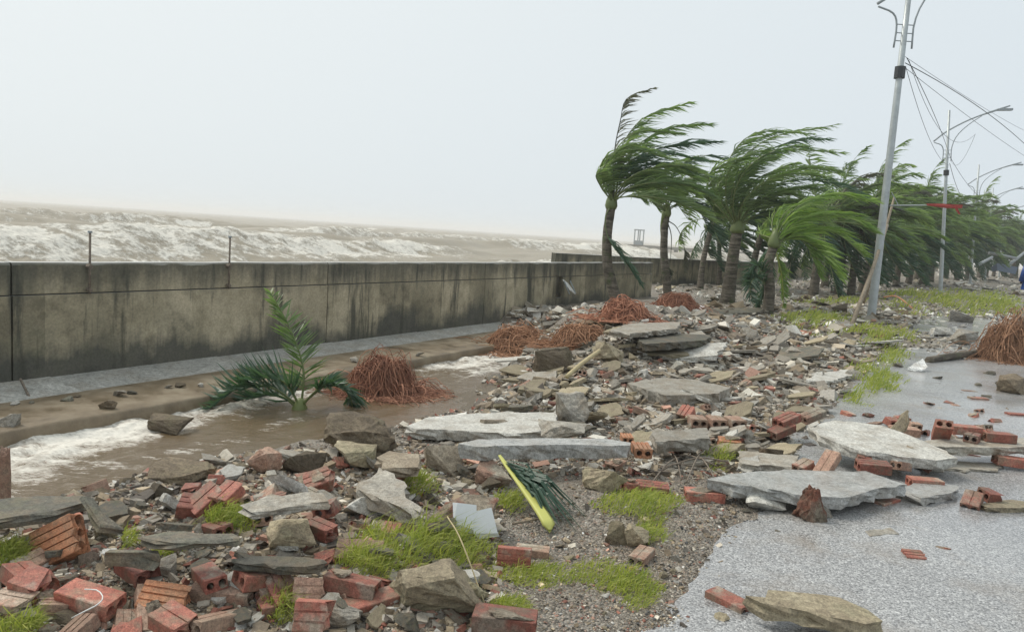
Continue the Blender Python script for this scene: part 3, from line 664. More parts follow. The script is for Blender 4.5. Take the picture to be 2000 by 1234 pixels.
def proto_palm(seed, H, nf, lean, flen, mats=('rachis', 'leaf')):
    r = np.random.default_rng(seed); e = link('palm_tree', None)
    tp = [np.array([0, 0, -.3]), np.array([lean * .1, 0, H * .35]), np.array([lean * .5, 0, H * .72]), np.array([lean, 0, H])]
    link('trunk', trunk_mesh(tp, .15, .105, seed), e); part('crown_shaft', boss_mesh(tp[-1], .12, .35), 'rachis', e, True)
    for i in range(nf):
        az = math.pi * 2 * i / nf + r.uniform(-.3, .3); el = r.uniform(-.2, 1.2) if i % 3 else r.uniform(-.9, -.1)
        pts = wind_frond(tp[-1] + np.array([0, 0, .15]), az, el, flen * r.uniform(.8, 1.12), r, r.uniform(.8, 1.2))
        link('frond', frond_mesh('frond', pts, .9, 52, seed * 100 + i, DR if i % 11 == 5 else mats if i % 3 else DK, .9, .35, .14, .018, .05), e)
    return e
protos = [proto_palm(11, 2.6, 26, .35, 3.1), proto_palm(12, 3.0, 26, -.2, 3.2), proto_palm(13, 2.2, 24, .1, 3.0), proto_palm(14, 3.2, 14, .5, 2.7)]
first = [True] * 4
def copy_tree(o, parent=None):
    c = o.copy(); COL.objects.link(c); c.parent = parent
    for ch in o.children: copy_tree(ch, c)
    return c
# where the others stand: base pixel column, distance, prototype, size, label
others = [(1368, 27.5, 3, .85, 'pale thin palm standing by the angled far seawall behind the green stalked palm'), (1405, 30.5, 1, .8, 'thin pale palm half hidden behind the stout ringed palm'), (1468, 29, 3, .9, 'slanting thin palm seen between the stout palm and the short young palm'),
          (1588, 25.2, 2, 1.05, 'dark palm whose trunk shows just behind the drooping bright fronds'), (1636, 27.5, 1, 1.0, 'first trunk of the tight group behind the bright young palm'), (1662, 27.0, 0, 1.0, 'middle trunk of the tight group behind the bright young palm'), (1682, 30.5, 3, 1.0, 'last trunk of the tight group, just beside the near lamp post'),
          (1716, 41, 1, 1.25, 'palm right behind the near lamp post with a dense dark crown'), (1750, 42, 0, 1.15, 'first palm of the far row between the two nearest lamp posts'), (1774, 45, 2, 1.2, 'second palm of the far row between the two nearest lamp posts'), (1800, 46, 3, 1.05, 'pale slanted palm trunk close before the second lamp post'),
          (1818, 51, 1, 1.2, 'palm directly behind the second lamp post'), (1868, 62, 0, 1.3, 'hazy palm between the second and third lamp posts'), (1888, 70, 2, 1.45, 'hazy palm just short of the third lamp post'), (1912, 80, 1, 1.4, 'hazy palm between the third and fourth lamp posts'),
          (1940, 94, 0, 1.55, 'hazy palm just beyond the fourth lamp post'), (1962, 98, 2, 1.7, 'hazy palm above the collapsed roof frames'), (1984, 96, 1, 1.6, 'faint palm rising behind the person in blue'), (2004, 94, 0, 1.6, 'faint palm cut by the right edge of the picture'), (1610, 33, 0, 1.0, 'palm crown filling the gap behind the dark palm'), (1700, 38, 2, 1.1, 'low palm crown peeping between the prop and the near lamp post'), (1738, 48, 1, 1.3, 'crown rising above the far row right of the near lamp post'), (1788, 56, 0, 1.35, 'tall crown above the far row left of the second lamp post'), (1846, 66, 2, 1.5, 'broad hazy crown behind the second lamp post'), (1925, 84, 1, 1.5, 'big faint crown behind the fourth lamp post'), (1975, 90, 0, 1.5, 'faintest crown far behind the roof frames')]
for u, dpt, k, scl, lab in others:
    hz = 388 + .0665 * u; p = at_y(u, hz + 1500 * 1.4 / dpt, dpt); z = float(height(p[0], p[1]))
    o = protos[k] if first[k] else copy_tree(protos[k]); first[k] = False
    o.location = (p[0], p[1], z); o.rotation_euler = (random.uniform(-.12, .12), random.uniform(-.05, .2), random.uniform(-.5, .5)); scl *= random.uniform(.88, 1.1); sz = scl * random.uniform(.85, 1.15); o.scale = (scl, scl, sz)
    tag(o, lab, 'palm', PALMS)

# broken crown lying against the ledge, standing in the water
bp = at_z(585, 797, -.42)
bc = empty('broken_palm_crown', 'broken green palm crown stuck upright in the flooded channel', 'palm frond', bp)
dy = bp[1]
for i, (q, o_) in enumerate([([(588, 795), (592, 720), (566, 640), (527, 570)], dict(L=.34, wind=.05, grav=.1, fan=1.0)), ([(580, 790), (530, 757), (465, 757), (405, 800)], dict(L=.42, wind=-.1, grav=-.5, mats=('rachis', 'leaf_dark'), fan=.8)),
         ([(590, 788), (640, 752), (680, 768), (690, 802)], dict(L=.3, wind=.1, grav=.5, mats=('rachis', 'leaf_dark'), fan=.8)), ([(584, 792), (560, 750), (520, 735), (470, 740)], dict(L=.45, wind=-.1, grav=-.5, mats=('rachis', 'leaf_dark'), fan=.8)),
         ([(578, 793), (545, 772), (500, 775), (450, 800)], dict(L=.36, wind=-.1, grav=-.4, mats=('rachis', 'leaf_dark'), fan=.9)),
         ([(588, 795), (610, 770), (630, 755), (655, 752)], dict(L=.3, wind=.1, grav=.2, mats=('rachis', 'leaf_dark'), start=.5))]):
    pts = [at_y(u, v, dy + .25 * (j / 3) * (-1) ** i) - bp for j, (u, v) in enumerate(q)]
    frond_mesh('frond', pts, pairs=56, seed=900 + i, width=.024, rr_=.014, parent=bc, **{**dict(mats=('rachis', 'leaf')), **o_})
part('stump', tube([(0, 0, -.25), (0, 0, .0), (.01, 0, .10)], [.07, .08, .03], 9), 'rachis', bc, True)

# torn frond with its yellow stalk under the grey slab
fb = hit(1062, 1015); e = empty('torn_frond', 'torn palm frond with broad bright yellow stalk lying under the grey slab', 'palm frond', fb)
a_, b_ = at_z(992, 915, .16) - fb, at_z(1066, 1016, .05) - fb
c = curve([a_ - (b_ - a_) * .25, a_, (a_ + b_) / 2 + np.array([0, 0, .01]), b_, b_ + (b_ - a_) * .10 + np.array([0, 0, -.03])], 14)
sd_ = np.cross((b_ - a_), [0, 0, 1]); sd_ /= np.linalg.norm(sd_)
wd = np.interp(np.linspace(0, 1, 14), [0, .25, .55, .85, 1], [.010, .018, .034, .036, .010]); V, Fc = [], []
for i in range(14):
    for k_, (o_, z_) in enumerate(((-1, 0.010), (-.5, .016), (0, .013), (.5, .016), (1, 0.010), (0, -.004))): V.append(c[i] + sd_ * wd[i] * o_ + np.array([0, 0, z_]))
for i in range(13):
    for k_ in range(6): Fc.append((i * 6 + k_, i * 6 + (k_ + 1) % 6, (i + 1) * 6 + (k_ + 1) % 6, (i + 1) * 6 + k_))
part('stalk', (V, Fc), 'petiole', e, True)
for i in range(46):
    st = a_ + (b_ - a_) * random.uniform(-.1, .28) + np.array([0, 0, random.uniform(-.01, .03)]); ang = random.uniform(.02, .75); d = (b_ - a_) / np.linalg.norm(b_ - a_)
    d = np.array([d[0] * math.cos(ang) - d[1] * math.sin(ang), d[0] * math.sin(ang) + d[1] * math.cos(ang), d[2]]); L = random.uniform(.28, .5)
    q1 = st + d * L * .5 + np.array([0, 0, .05]); q2 = st + d * L + np.array([0, 0, -.04]); wv = np.cross(d, [0, 0, 1]) * .010
    part('leaflet', ([st - wv * .5, st + wv * .5, q1 + wv, q1 - wv, q2, q1 + np.array([0, 0, .006])], [(0, 1, 2, 5), (0, 5, 3), (5, 2, 4), (3, 5, 4)]), 'leaf_dark', e)

# ------------------------------------------------------------------ root mats: hundreds of fibres over a dark core
def root_mat(u, v, wpx, hpx, label, mat='fibre', n=620, seed=0, flow=(0, 0), name='root_mat', deep=.8, fib=.0045):
    r = np.random.default_rng(seed); b = hit(u, v); m = b[1] / FPX; a, h = wpx * m * .5, hpx * m; dd = a * deep
    e = empty(name, label, 'root mat', b + np.array([0, dd * .5, 0]))
    V, Fc, tint = [], [], []
    lobes = [(0, 0, .95, .9)] + [(r.uniform(-.5, .5), r.uniform(-.3, .3), r.uniform(.35, .6), r.uniform(.45, .85)) for _ in range(4)]
    def dome(x, y):
        return max(h * lh * max(0, 1 - ((x / a - lx) ** 2 + (y / dd - ly) ** 2) / lr ** 2) ** .5 for lx, ly, lr, lh in lobes) * (.8 + .4 * float(vnoise(x / a * 4 + seed, y / dd * 4, seed)))
    for i in range(n):                                     # tangled arcs: most spill outwards, some wind round the heap
        ph_ = r.uniform(0, 6.28); q0 = r.random() ** .6 * .95; x_, y_ = a * q0 * math.cos(ph_), dd * q0 * math.sin(ph_)
        hd = ph_ + (r.normal(0, .6) if r.random() < .45 else r.uniform(0, 6.28)); cu = r.normal(0, .35); ln = a * r.uniform(.10, .24); lift_ = r.uniform(.6, 1.12); pts = []
        for k in range(8):
            pts.append(np.array([x_, y_, max(.004 + abs(r.normal(0, .03)) * h, dome(x_, y_) * lift_ + r.normal(0, .025) * a + (.22 * h * math.sin(k * .45) * (1 + math.sin(i)) if i % 5 == 0 else 0))]))
            hd += cu + r.normal(0, .12); x_ += ln * math.cos(hd); y_ += ln * math.sin(hd) * deep
        vv, ff = tube(pts, fib * r.uniform(.5, 1.2), 3, False); o = len(V); V += [tuple(p) for p in vv]; Fc += [tuple(q + o for q in g) for g in ff]; tint += [float(np.clip(r.normal(.45, .32), 0, 1))] * len(vv)
    me = big_mesh('fibres', V, Fc, mat, {'tint': np.array(tint)}, True); o = link('fibres', me, e); o['kind'] = 'stuff'
    link('core', hull_mesh('core', (a * 1.05, dd * 1.05, h * .6), 40, seed, 'earth', 2, .05, .95), e, (0, 0, -.02))
    return e
root_mat(742, 772, 140, 76, 'round red mat of palm roots in the channel beside the broken palm crown', seed=1, n=1140)
root_mat(1222, 628, 100, 40, 'red root mat at the foot of the tallest curved palm', seed=2, n=720, fib=.007)
root_mat(1324, 608, 86, 32, 'red root mat at the foot of the slim green stalked palm', seed=3, n=720, fib=.007)
root_mat(1135, 682, 120, 44, 'brown curtain of roots hanging over the scoured bank', 'fibre_brown', 800, 4, fib=.006)
root_mat(1015, 690, 150, 46, 'low reddish brown root tangle spreading at the end of the channel', 'fibre_brown', 900, 5, fib=.006)
root_mat(1996, 712, 122, 84, 'tall brown root ball at the right edge above the fallen log', 'fibre_brown', 1100, 6, fib=.006)

# ------------------------------------------------------------------ lamp posts and cables
def lamp_post():
    e = link('lamp_post', None)
    part('pole', tube([(0, 0, -.3), (0, 0, 0), (0, 0, 4.5), (0, 0, 8.37)], [.095, .095, .075, .05], 10), 'metal', e, True)
    arm = part('arm', tube(curve([(-.66, 0, 6.98), (.02, .075, 7.45), (1.2, .075, 8.02), (2.85, 0, 8.55)], 12), [.035] * 9 + [.05, .05, .035], 6), 'grey_paint', e, True)
    part('bracket', tube(curve([(-.20, 0, 6.07), (-.19, 0, 6.55), (-.30, 0, 6.80), (-.64, 0, 6.92)], 10), .02, 6), 'grey_paint', e, True)
    part('bracket', tube(curve([(.20, 0, 6.07), (.20, 0, 6.67), (.42, 0, 7.22), (.95, 0, 7.72), (1.55, 0, 8.11)], 12), .02, 6), 'grey_paint', e, True)
    for z in (6.22, 6.39, 6.57): part('rung', tube([(-.2, 0, z), (.2, 0, z)], .012, 5), 'grey_paint', e)
    part('lamp_head', box(2.3, 2.95, -.09, .09, 8.33, 8.43), 'grey_paint', arm)
    part('cable_clamp', tube([(0, 0, 5.42), (0, 0, 5.67)], .12, 8), 'cable', e)
    part('base_flange', tube([(0, 0, -.02), (0, 0, .05)], .2, 10), 'metal', e)
    return e
lp = lamp_post(); posts = []; LEAN = (0, -4.5, -3.0, -2.5, -2.5)
p1 = at_z(1700, 632, -.08)
poles = [(p1[0], p1[1])] + [tuple(at_y(u, 520, d)[:2]) for u, d in ((1843, 36.2), (1899, 55), (1927, 71), (1954, 90))]
labs = ['nearest tall lamp post crossing the top edge of the picture', 'second lamp post along the road, its whole double arm visible', 'third lamp post along the road above the far rubble', 'fourth lamp post along the road beside the collapsed roof frames', 'farthest faint lamp post at the end of the row']
for i, (x, y) in enumerate(poles):
    o = lp if i == 0 else copy_tree(lp); o.location = (x, y, float(height(x, y)) - .02); o.rotation_euler = (0, math.radians(LEAN[i]), (0, .05, -.06, .1, 0)[i])
    tag(o, labs[i], 'lamp post', 'lamp posts along the road'); posts.append(np.array(o.location))
def post_pt(i, x, y, z): return posts[i] + np.array([x + z * math.sin(math.radians(LEAN[i])), y, z])
def cable(a, b, sag, label, r=.012, m=18):
    a, b = np.array(a, float), np.array(b, float); t = np.linspace(0, 1, m)[:, None]
    p = a + (b - a) * t; p[:, 2] -= (4 * sag * t * (1 - t))[:, 0]
    v, f = tube(p - a, r * .7, 5); return tag(link('cable', mesh('cable', v, f, 'cable', True), None, tuple(a)), label, 'cable')
c1 = post_pt(0, .12, 0, 5.87)
cable(c1, post_pt(1, .15, 0, 6.27), -.15, 'steep taut cable from the near lamp post to the bracket of the second', .013)
cable(c1 + [0, 0, -.2], post_pt(1, .25, .1, 5.87), .5, 'lower slack cable between the near and second lamp posts', .009)
cable(c1 + [0, .05, -.1], at_y(2060, 345, 34), -.35, 'thick cable running from the near lamp post out past the right edge', .014)
cable(c1 + [0, .1, .05], at_y(2080, 290, 40), .2, 'thin upper cable from the near lamp post out past the right edge', .007)
cable(c1 + [0, -.05, -.25], at_y(2050, 335, 32), .1, 'thin lower cable under the thick one running past the right edge', .008)
cable(post_pt(1, .15, 0, 5.97), post_pt(2, .1, 0, 5.87), .9, 'slack cable between the second and third lamp posts', .016)
cable(post_pt(1, .15, 0, 6.27), post_pt(2, .2, 0, 6.17), .2, 'taut cable between the second and third lamp posts', .014)
cable(post_pt(2, .1, 0, 5.97), post_pt(3, .1, 0, 5.87), .7, 'cable between the third and fourth lamp posts', .018)

cable(c1 + [.05, 0, -.05], at_y(1905, 262, 30), .9, 'loose cable drooping in a loop right of the near lamp post', .008)
cable(at_y(1905, 262, 30), post_pt(1, .2, 0, 6.1), .6, 'tail of the drooping cable reaching the second lamp post', .008)
# banner bar on the near lamp post
b0_ = post_pt(0, .08, -.1, 2.62); e = empty('banner_bar', 'horizontal bar on the near lamp post carrying torn red cloth', 'banner bar', b0_)
part('bar', tube([(0, 0, 0), (.8, 0, .06), (1.62, 0, .08)], .016, 6), 'metal', e, True)
part('red_cloth', ([(.80, -.02, .095), (1.2, -.02, .115), (1.62, -.02, .12), (1.60, -.03, .04), (1.25, -.045, .02), (.82, -.03, .05), (1.2, -.055, .07), (.80, .02, .09), (1.62, .02, .11)], [(0, 1, 6, 5), (1, 2, 3, 6), (6, 3, 4), (5, 6, 4), (0, 7, 8, 2, 1)]), 'red_cloth', e)
part('torn_strip', ([(1.38, -.03, .1), (1.46, -.03, .1), (1.58, -.04, -.09), (1.54, -.04, -.10)], [(0, 1, 2, 3)]), 'red_cloth', e)
part('strut', tube([(.2, 0, 0), (0, 0, .3)], .01, 5), 'metal', e)
# timber props leaning behind the post
def pole_between(a, b, r, name, label, cat, mat='wood'):
    a, b = np.array(a), np.array(b); v, f = tube([(0, 0, 0), (b - a) * .5 + np.array([.02, 0, 0]), b - a], [r, r * .9, r * .75], 7)
    return tag(link(name, mesh(name, v, f, mat, True), None, tuple(a)), label, cat)
pole_between(hit(1662, 640), at_y(1733, 440, 18.9), .045, 'timber_prop', 'leaning wooden prop crossing behind the near lamp post', 'prop')
pole_between(hit(1684, 600), at_y(1747, 385, 21.5), .04, 'timber_prop', 'second thinner wooden prop farther behind the near lamp post', 'prop')

# collapsed roof frames in the haze
for k_, (u0, v0, u1, v1, d, lab) in enumerate([(1905, 514, 1938, 502, 58, 'low pale roof bar lying between third and fourth lamp posts'), (1932, 488, 1984, 504, 60, 'pale roof bar sloping down to the right behind the fourth lamp post'), (1958, 521, 2012, 484, 62, 'long roof bar sloping up to the right edge')]):
    pole_between(at_y(u0, v0 + 6, d), at_y(u1, v1, d + 1), .13, 'roof_bar', lab, 'bar', 'grey_paint')
x, y, z = at_y(1962, 522, 61); v, f = box(-.7, .7, -.3, .3, -.3, .1)
vv = [(p[0] + .25 * math.sin(i * 3), p[1], p[2] + .2 * math.sin(i * 5)) for i, p in enumerate(v)]
tag(link('roof_sheet', mesh('roof_sheet', vv, f, 'blue_sheet'), None, (x, y, z)), 'crumpled blue grey roof sheet in the far haze under the roof bars', 'roof sheet')

# person in a blue raincoat at the right edge
def person():
    pp = at_y(2007, 612, 22.5); gz = float(height(pp[0], pp[1])); e = empty('person', 'person in a blue raincoat standing at the right edge of the picture', 'person', (pp[0], pp[1], gz))
    J = {'pelvis': (0, 0, .88), 'waist': (0, 0, 1.05), 'chest': (0, .01, 1.28), 'neck': (0, .01, 1.42), 'head': (0, .02, 1.52), 'crown': (0, .02, 1.64),
         'hl': (-.09, 0, .84), 'kl': (-.10, .02, .46), 'al': (-.10, -.02, .08), 'tl': (-.11, .13, .03), 'hr': (.09, 0, .84), 'kr': (.10, .04, .46), 'ar': (.10, 0, .08), 'tr': (.11, .15, .03),
         'sl': (-.18, .01, 1.36), 'el': (-.25, 0, 1.10), 'wl': (-.27, .06, .86), 'pl': (-.27, .08, .78), 'sr': (.18, .01, 1.36), 'er': (.25, 0, 1.10), 'wr': (.27, .06, .86), 'pr': (.27, .08, .78)}
    E_ = [('pelvis', 'waist'), ('waist', 'chest'), ('chest', 'neck'), ('neck', 'head'), ('head', 'crown')]
    for q in 'lr': E_ += [('pelvis', 'h' + q), ('h' + q, 'k' + q), ('k' + q, 'a' + q), ('a' + q, 't' + q), ('chest', 's' + q), ('s' + q, 'e' + q), ('e' + q, 'w' + q), ('w' + q, 'p' + q)]
    rad = dict(pelvis=.13, waist=.12, chest=.14, neck=.055, head=.085, crown=.07); rad.update({a + q: r_ for q in 'lr' for a, r_ in dict(h=.085, k=.055, a=.04, t=.035, s=.065, e=.045, w=.03, p=.03).items()})
    ks = list(J); me = bpy.data.meshes.new('body'); me.from_pydata([J[k_] for k_ in ks], [(ks.index(a), ks.index(b)) for a, b in E_], []); me.materials.append(M['trouser'])
    o = link('body', me, e); o.modifiers.new('skin', 'SKIN'); o.modifiers.new('sub', 'SUBSURF').levels = 1
    sk = me.skin_vertices[0].data if me.skin_vertices else None
    if sk is None:
        bm = bmesh.new(); bm.from_mesh(me); bm.verts.layers.skin.verify(); bm.to_mesh(me); bm.free(); sk = me.skin_vertices[0].data
    for i, k_ in enumerate(ks): sk[i].radius = (rad[k_], rad[k_]); sk[i].use_root = (k_ == 'pelvis')
    coat = []
    for z_, a_, b_ in ((.62, .27, .2), (.8, .25, .19), (1.0, .22, .16), (1.2, .23, .17), (1.36, .22, .14), (1.44, .10, .1)):
        coat.append([(a_ * math.cos(q) * (1 + .05 * math.sin(q * 5)), b_ * math.sin(q), z_) for q in np.linspace(0, 2 * math.pi, 15)[:-1]])
    V = [p for g in coat for p in g]; Fc = [(i * 14 + j, i * 14 + (j + 1) % 14, (i + 1) * 14 + (j + 1) % 14, (i + 1) * 14 + j) for i in range(5) for j in range(14)]
    part('raincoat', (V, Fc), 'blue_coat', e, True)
    for s_ in (-1, 1): part('sleeve', tube([(s_ * .19, .01, 1.38), (s_ * .27, 0, 1.1), (s_ * .29, .05, .85)], [.085, .075, .065], 10), 'blue_coat', e, True)
    link('hood', hull_mesh('hood', (.25, .27, .30), 60, 5, 'blue_coat', 1, .0, .99), e, (0, 0, 1.40))
    link('face', hull_mesh('face', (.15, .08, .19), 40, 6, 'skin', 1, .0, .99), e, (0, .12, 1.44))
person()

# ------------------------------------------------------------------ slabs
def plane_pts(px, z, tilt=(0, 0)):
    """upper face outlined on its own (possibly tilted) plane through height z at the first estimate of its middle"""
    c = at_z(*np.mean(px, 0), z); out = []
    for u, v in px:
        d = ray(u, v); o = np.array([0, 0, CAMZ]); nrm = np.array([-tilt[0], -tilt[1], 1.0])
        k = np.dot(c - o, nrm) / np.dot(d, nrm); out.append(o + d * k)
    return np.array(out)
def slab(px, z, th, mat, label, tilt=(0, 0), name='concrete_slab', cat='slab', seed=0, jit=.012):
    g = hit(*np.mean(px, 0)); g = max(float(height(g[0], g[1])), -.3)
    P_ = plane_pts(px, z + g, tilt); c = P_.mean(0); return tag(link(name, slab_mesh(name, P_ - c, th, mat, jit, seed), None, tuple(c)), label, cat)
slab([(793, 832), (830, 816), (880, 810), (960, 806), (1086, 804), (1088, 838), (1010, 846), (930, 843), (870, 838), (815, 838)], .10, .075, 'pale', 'pale flat slab at the edge of the channel behind the grey propped slab', seed=1)
slab([(895, 866), (935, 857), (1060, 855), (1180, 856), (1232, 864), (1230, 870), (1100, 868), (930, 872)], .21, .085, 'wetslab', 'thick grey slab propped up over the torn yellow frond', seed=2, jit=.006)
slab([(1577, 834), (1612, 824), (1660, 822), (1720, 830), (1790, 855), (1830, 873), (1868, 893), (1830, 899), (1775, 893), (1735, 886), (1690, 882), (1640, 866), (1600, 850)], .20, .07, 'pale', 'big tilted whitish slab with rough top beside the road bricks', tilt=(-.04, .05), seed=3)
slab([(1380, 936), (1420, 926), (1500, 920), (1580, 918), (1690, 919), (1772, 946), (1715, 953), (1660, 970), (1585, 970), (1500, 954), (1430, 946)], .13, .065, 'wetslab', 'wide wet grey slab lying raised at the edge of the road', seed=4)
slab([(1752, 957), (1790, 940), (1872, 948), (1858, 962), (1800, 972)], .08, .05, 'wetslab', 'smaller wet slab fragment carrying one whole red brick', seed=5)
slab([(1800, 862), (1880, 853), (2040, 855), (2060, 872), (1930, 874), (1850, 873)], .18, .06, 'concrete', 'grey slab running off the right edge with bricks on top', seed=6)
slab([(1912, 984), (1960, 976), (2060, 980), (2070, 992), (1930, 991)], .06, .05, 'sand', 'weathered flat slab at the right edge beside two leaning bricks', seed=7)
slab([(1765, 880), (1850, 900), (1960, 905), (1950, 918), (1800, 915)], .05, .04, 'concrete', 'low slab under the tilted whitish slab and bricks', seed=8)
slab([(-70, 992), (0, 974), (100, 968), (165, 967), (178, 976), (110, 996), (40, 1006), (-60, 1022)], .30, .04, 'dark', 'dark mossy slab propped up over a black hollow at the left edge', seed=9)
slab([(160, 968), (182, 972), (240, 1030), (196, 1022)], .20, .03, 'dark', 'narrow dark slab sloping down beside the propped mossy slab', tilt=(-.55, .3), seed=10)
slab([(272, 1048), (320, 1039), (455, 1041), (472, 1050), (380, 1056), (300, 1054)], .17, .03, 'dark', 'thin dark slab bridging a black gap among the left bricks', seed=11)
slab([(452, 1091), (540, 1085), (632, 1092), (622, 1102), (480, 1102)], .12, .035, 'dark', 'long grey slab strip lying above the fallen red bricks', seed=12)
slab([(1456, 1162), (1500, 1151), (1560, 1156), (1640, 1166), (1695, 1190), (1724, 1212), (1690, 1218), (1620, 1204), (1540, 1186), (1485, 1176)], .13, .06, 'sand', 'long yellowish flat stone lying on the wet road', tilt=(0, .05), seed=13)
slab([(468, 986), (530, 964), (630, 962), (642, 978), (560, 990), (490, 1000)], .19, .03, 'concrete', 'grey slab tilted over a dark gap beside the white plaster', tilt=(.05, .05), seed=14)
slab([(1225, 748), (1290, 738), (1350, 740), (1425, 756), (1405, 768), (1300, 772)], .12, .12, 'concrete', 'thick rough slab resting across the middle of the rubble heap', seed=15)
slab([(1575, 742), (1600, 727), (1668, 720), (1660, 734), (1610, 746)], .06, .05, 'pale', 'light square slab lying near the grassy verge in the heap', seed=16)
slab([(820, 1000), (700, 955), (740, 912), (790, 940)], .14, .07, 'concrete', 'ribbed grey slab piece lying left of the mossy tuft', tilt=(.1, .1), seed=17)
slab([(735, 893), (760, 880), (818, 886), (816, 912), (745, 915)], .18, .05, 'wood', 'short grey board lying before the earthy boulder', tilt=(.0, .15), seed=18, name='board', cat='board')
slab([(1275, 842), (1380, 835), (1385, 856), (1280, 862)], .16, .08, 'concrete', 'rough grey slab right of the upright red bricks', seed=19)
slab([(1440, 880), (1560, 890), (1550, 912), (1450, 905)], .06, .05, 'concrete', 'low layered slab between grass tuft and whitish slab', seed=20)
slab([(1245, 662), (1290, 650), (1390, 654), (1380, 664), (1260, 672)], .10, .08, 'dark', 'dark edged slab high on the rubble heap below the palms', seed=21)
slab([(1300, 690), (1345, 672), (1420, 668), (1400, 694), (1330, 700)], .10, .06, 'pale', 'pale slab tilted on the crown of the rubble heap', tilt=(.1, .2), seed=22)
slab([(1350, 612), (1390, 602), (1490, 600), (1500, 608), (1400, 614)], .09, .07, 'dark', 'mossy slab lying before the stout palm', seed=23)
slab([(1190, 645), (1230, 632), (1330, 628), (1320, 642), (1230, 652)], .07, .06, 'concrete', 'flat slab near the red root mats', seed=24)

# ------------------------------------------------------------------ big lumps
def lump(u, v, wpx, hpx, mat, label, cat='chunk', name='concrete_chunk', dp=.8, seed=0, pts=15, yaw=0, cuts=5, rough=.05, sink=.12, lift=0.0, taper=0.0):
    b = hit(u, v); b = at_z(u, v, b[2] + lift); m = b[1] / FPX; dm = (wpx * m, wpx * m * dp, hpx * m * (1 + sink))
    me = hull_mesh(name, dm, pts, seed + 500, mat, cuts, rough, .82)
    if taper:
        for q in me.vertices: k_ = 1 - taper * q.co.z / dm[2]; q.co.x *= k_; q.co.y *= k_
    o = link(name, me, None, (b[0], b[1] + dm[1] * .35, b[2] - hpx * m * sink), (0, 0, yaw)); return tag(o, label, cat)
lump(693, 906, 158, 92, 'earth', 'large rounded earthy boulder at the bank of the channel', 'boulder', 'boulder', seed=1, pts=40, rough=.09, cuts=5)
lump(686, 928, 84, 58, 'sand', 'pale angular stone leaning on the earthy boulder', seed=2, pts=11)
lump(512, 926, 66, 50, 'dusty', 'dark red lump with one white face by the channel bank', seed=3)
lump(590, 928, 80, 40, 'earth', 'low mossy lump left of the earthy boulder', seed=4)
lump(556, 972, 100, 46, 'plaster', 'bright white broken plaster piece in the left rubble', 'plaster', 'plaster_chunk', seed=5, pts=9, dp=.4)
big = lump(905, 1046, 135, 76, 'masonry', 'red masonry block faced with two broken white tiles', 'masonry', 'masonry_chunk', seed=6)
hugec = lump(845, 1206, 225, 100, 'sand', 'largest masonry block in front, rendered smooth on its right side', 'masonry', 'masonry_chunk', seed=7, dp=.62, pts=18, cuts=6)
lump(925, 1190, 66, 58, 'sand', 'smooth rendered lump at the right end of the largest masonry block', seed=37, pts=10)
lump(1586, 1030, 78, 82, 'masonry', 'upright cone of broken brick and mortar standing on the road', 'masonry', 'masonry_chunk', seed=8, pts=22, taper=.5, rough=.15)
lump(1608, 1022, 44, 50, 'concrete', 'grey stone leaning behind the brick cone on the road', seed=9)
lump(962, 952, 76, 46, 'dusty', 'red lump of brick beside the top of the yellow stalk', 'masonry', 'masonry_chunk', seed=10)
lump(860, 924, 86, 54, 'masonry', 'brick wedge with white mortar left of the propped slab', 'masonry', 'masonry_chunk', seed=11, pts=9)
lump(1116, 840, 70, 72, 'concrete', 'upright grey lump standing behind the propped slab', seed=12, pts=10)
lump(1205, 1062, 50, 40, 'earth', 'brown stone beside the small holed block in the gravel', seed=13)
lump(1245, 1075, 54, 48, 'sand', 'mossy stone right above the small holed block', seed=14)
lump(1182, 962, 96, 48, 'sand', 'sandy lump with holes right of the yellow frond', seed=15, dp=.5)
lump(962, 856, 66, 38, 'masonry', 'half red half grey lump on the pale channel slab', 'masonry', 'masonry_chunk', seed=16)
lump(1500, 1002, 92, 36, 'pale', 'pale flat stone wedged under the wide wet slab', seed=17)
lump(694, 1014, 84, 40, 'pale', 'pale square block in the rubble below the ribbed slab', seed=18, pts=9)
lump(560, 1080, 112, 56, 'sand', 'broad crumbling lump in the left rubble above the slab strip', seed=19, pts=16, rough=.05)
lump(660, 1230, 90, 50, 'concrete', 'rounded grey lump at the bottom edge below the red bricks', seed=20)
lump(340, 945, 130, 34, 'earth', 'low grey mound of grit at the edge of the muddy water', 'mound', 'grit_mound', seed=21, pts=30, rough=.05)
lump(318, 848, 90, 32, 'earth', 'dark rock breaking the white water in the channel', 'rock', 'rock', seed=22, pts=16, lift=.0)
lump(1115, 672 + 20, 60, 30, 'earth', 'earth clod under the hanging roots', 'clod', 'earth_clod', seed=23)
lump(1190, 712, 62, 45, 'sand', 'square stone standing on the shoulder of the heap', seed=24, pts=9)
lump(1080, 730, 84, 52, 'earth', 'dark earth clod on the scoured bank at the end of the channel', 'clod', 'earth_clod', seed=25, pts=18, rough=.06)
lump(1895, 676, 60, 30, 'concrete', 'grey block lying before the tall root ball', seed=26)
lump(1985, 775, 60, 42, 'earth', 'rough clod at the right edge beyond the road bricks', 'clod', 'earth_clod', seed=27)
lump(1880, 632, 50, 24, 'concrete', 'small grey block on the far road edge', seed=28)
lump(1845, 660, 44, 20, 'pale', 'pale block on the far road before the log', seed=29)
lump(208, 800, 34, 20, 'earth', 'muddy stone lying on the ledge under the seawall', seed=30, lift=.12)
lump(128, 786, 24, 12, 'dark', 'small dark stone on the ledge left of the muddy stone', seed=31, lift=.12)
lump(8, 838, 40, 30, 'concrete', 'round grey stone at the left edge of the ledge', seed=32, lift=.10)
lump(1410, 1222, 34, 22, 'sand', 'small tan stone beside the lone red brick on the road', seed=33)
lump(1498, 1212, 36, 28, 'dusty', 'brick lump tucked under the long yellowish stone', seed=34)
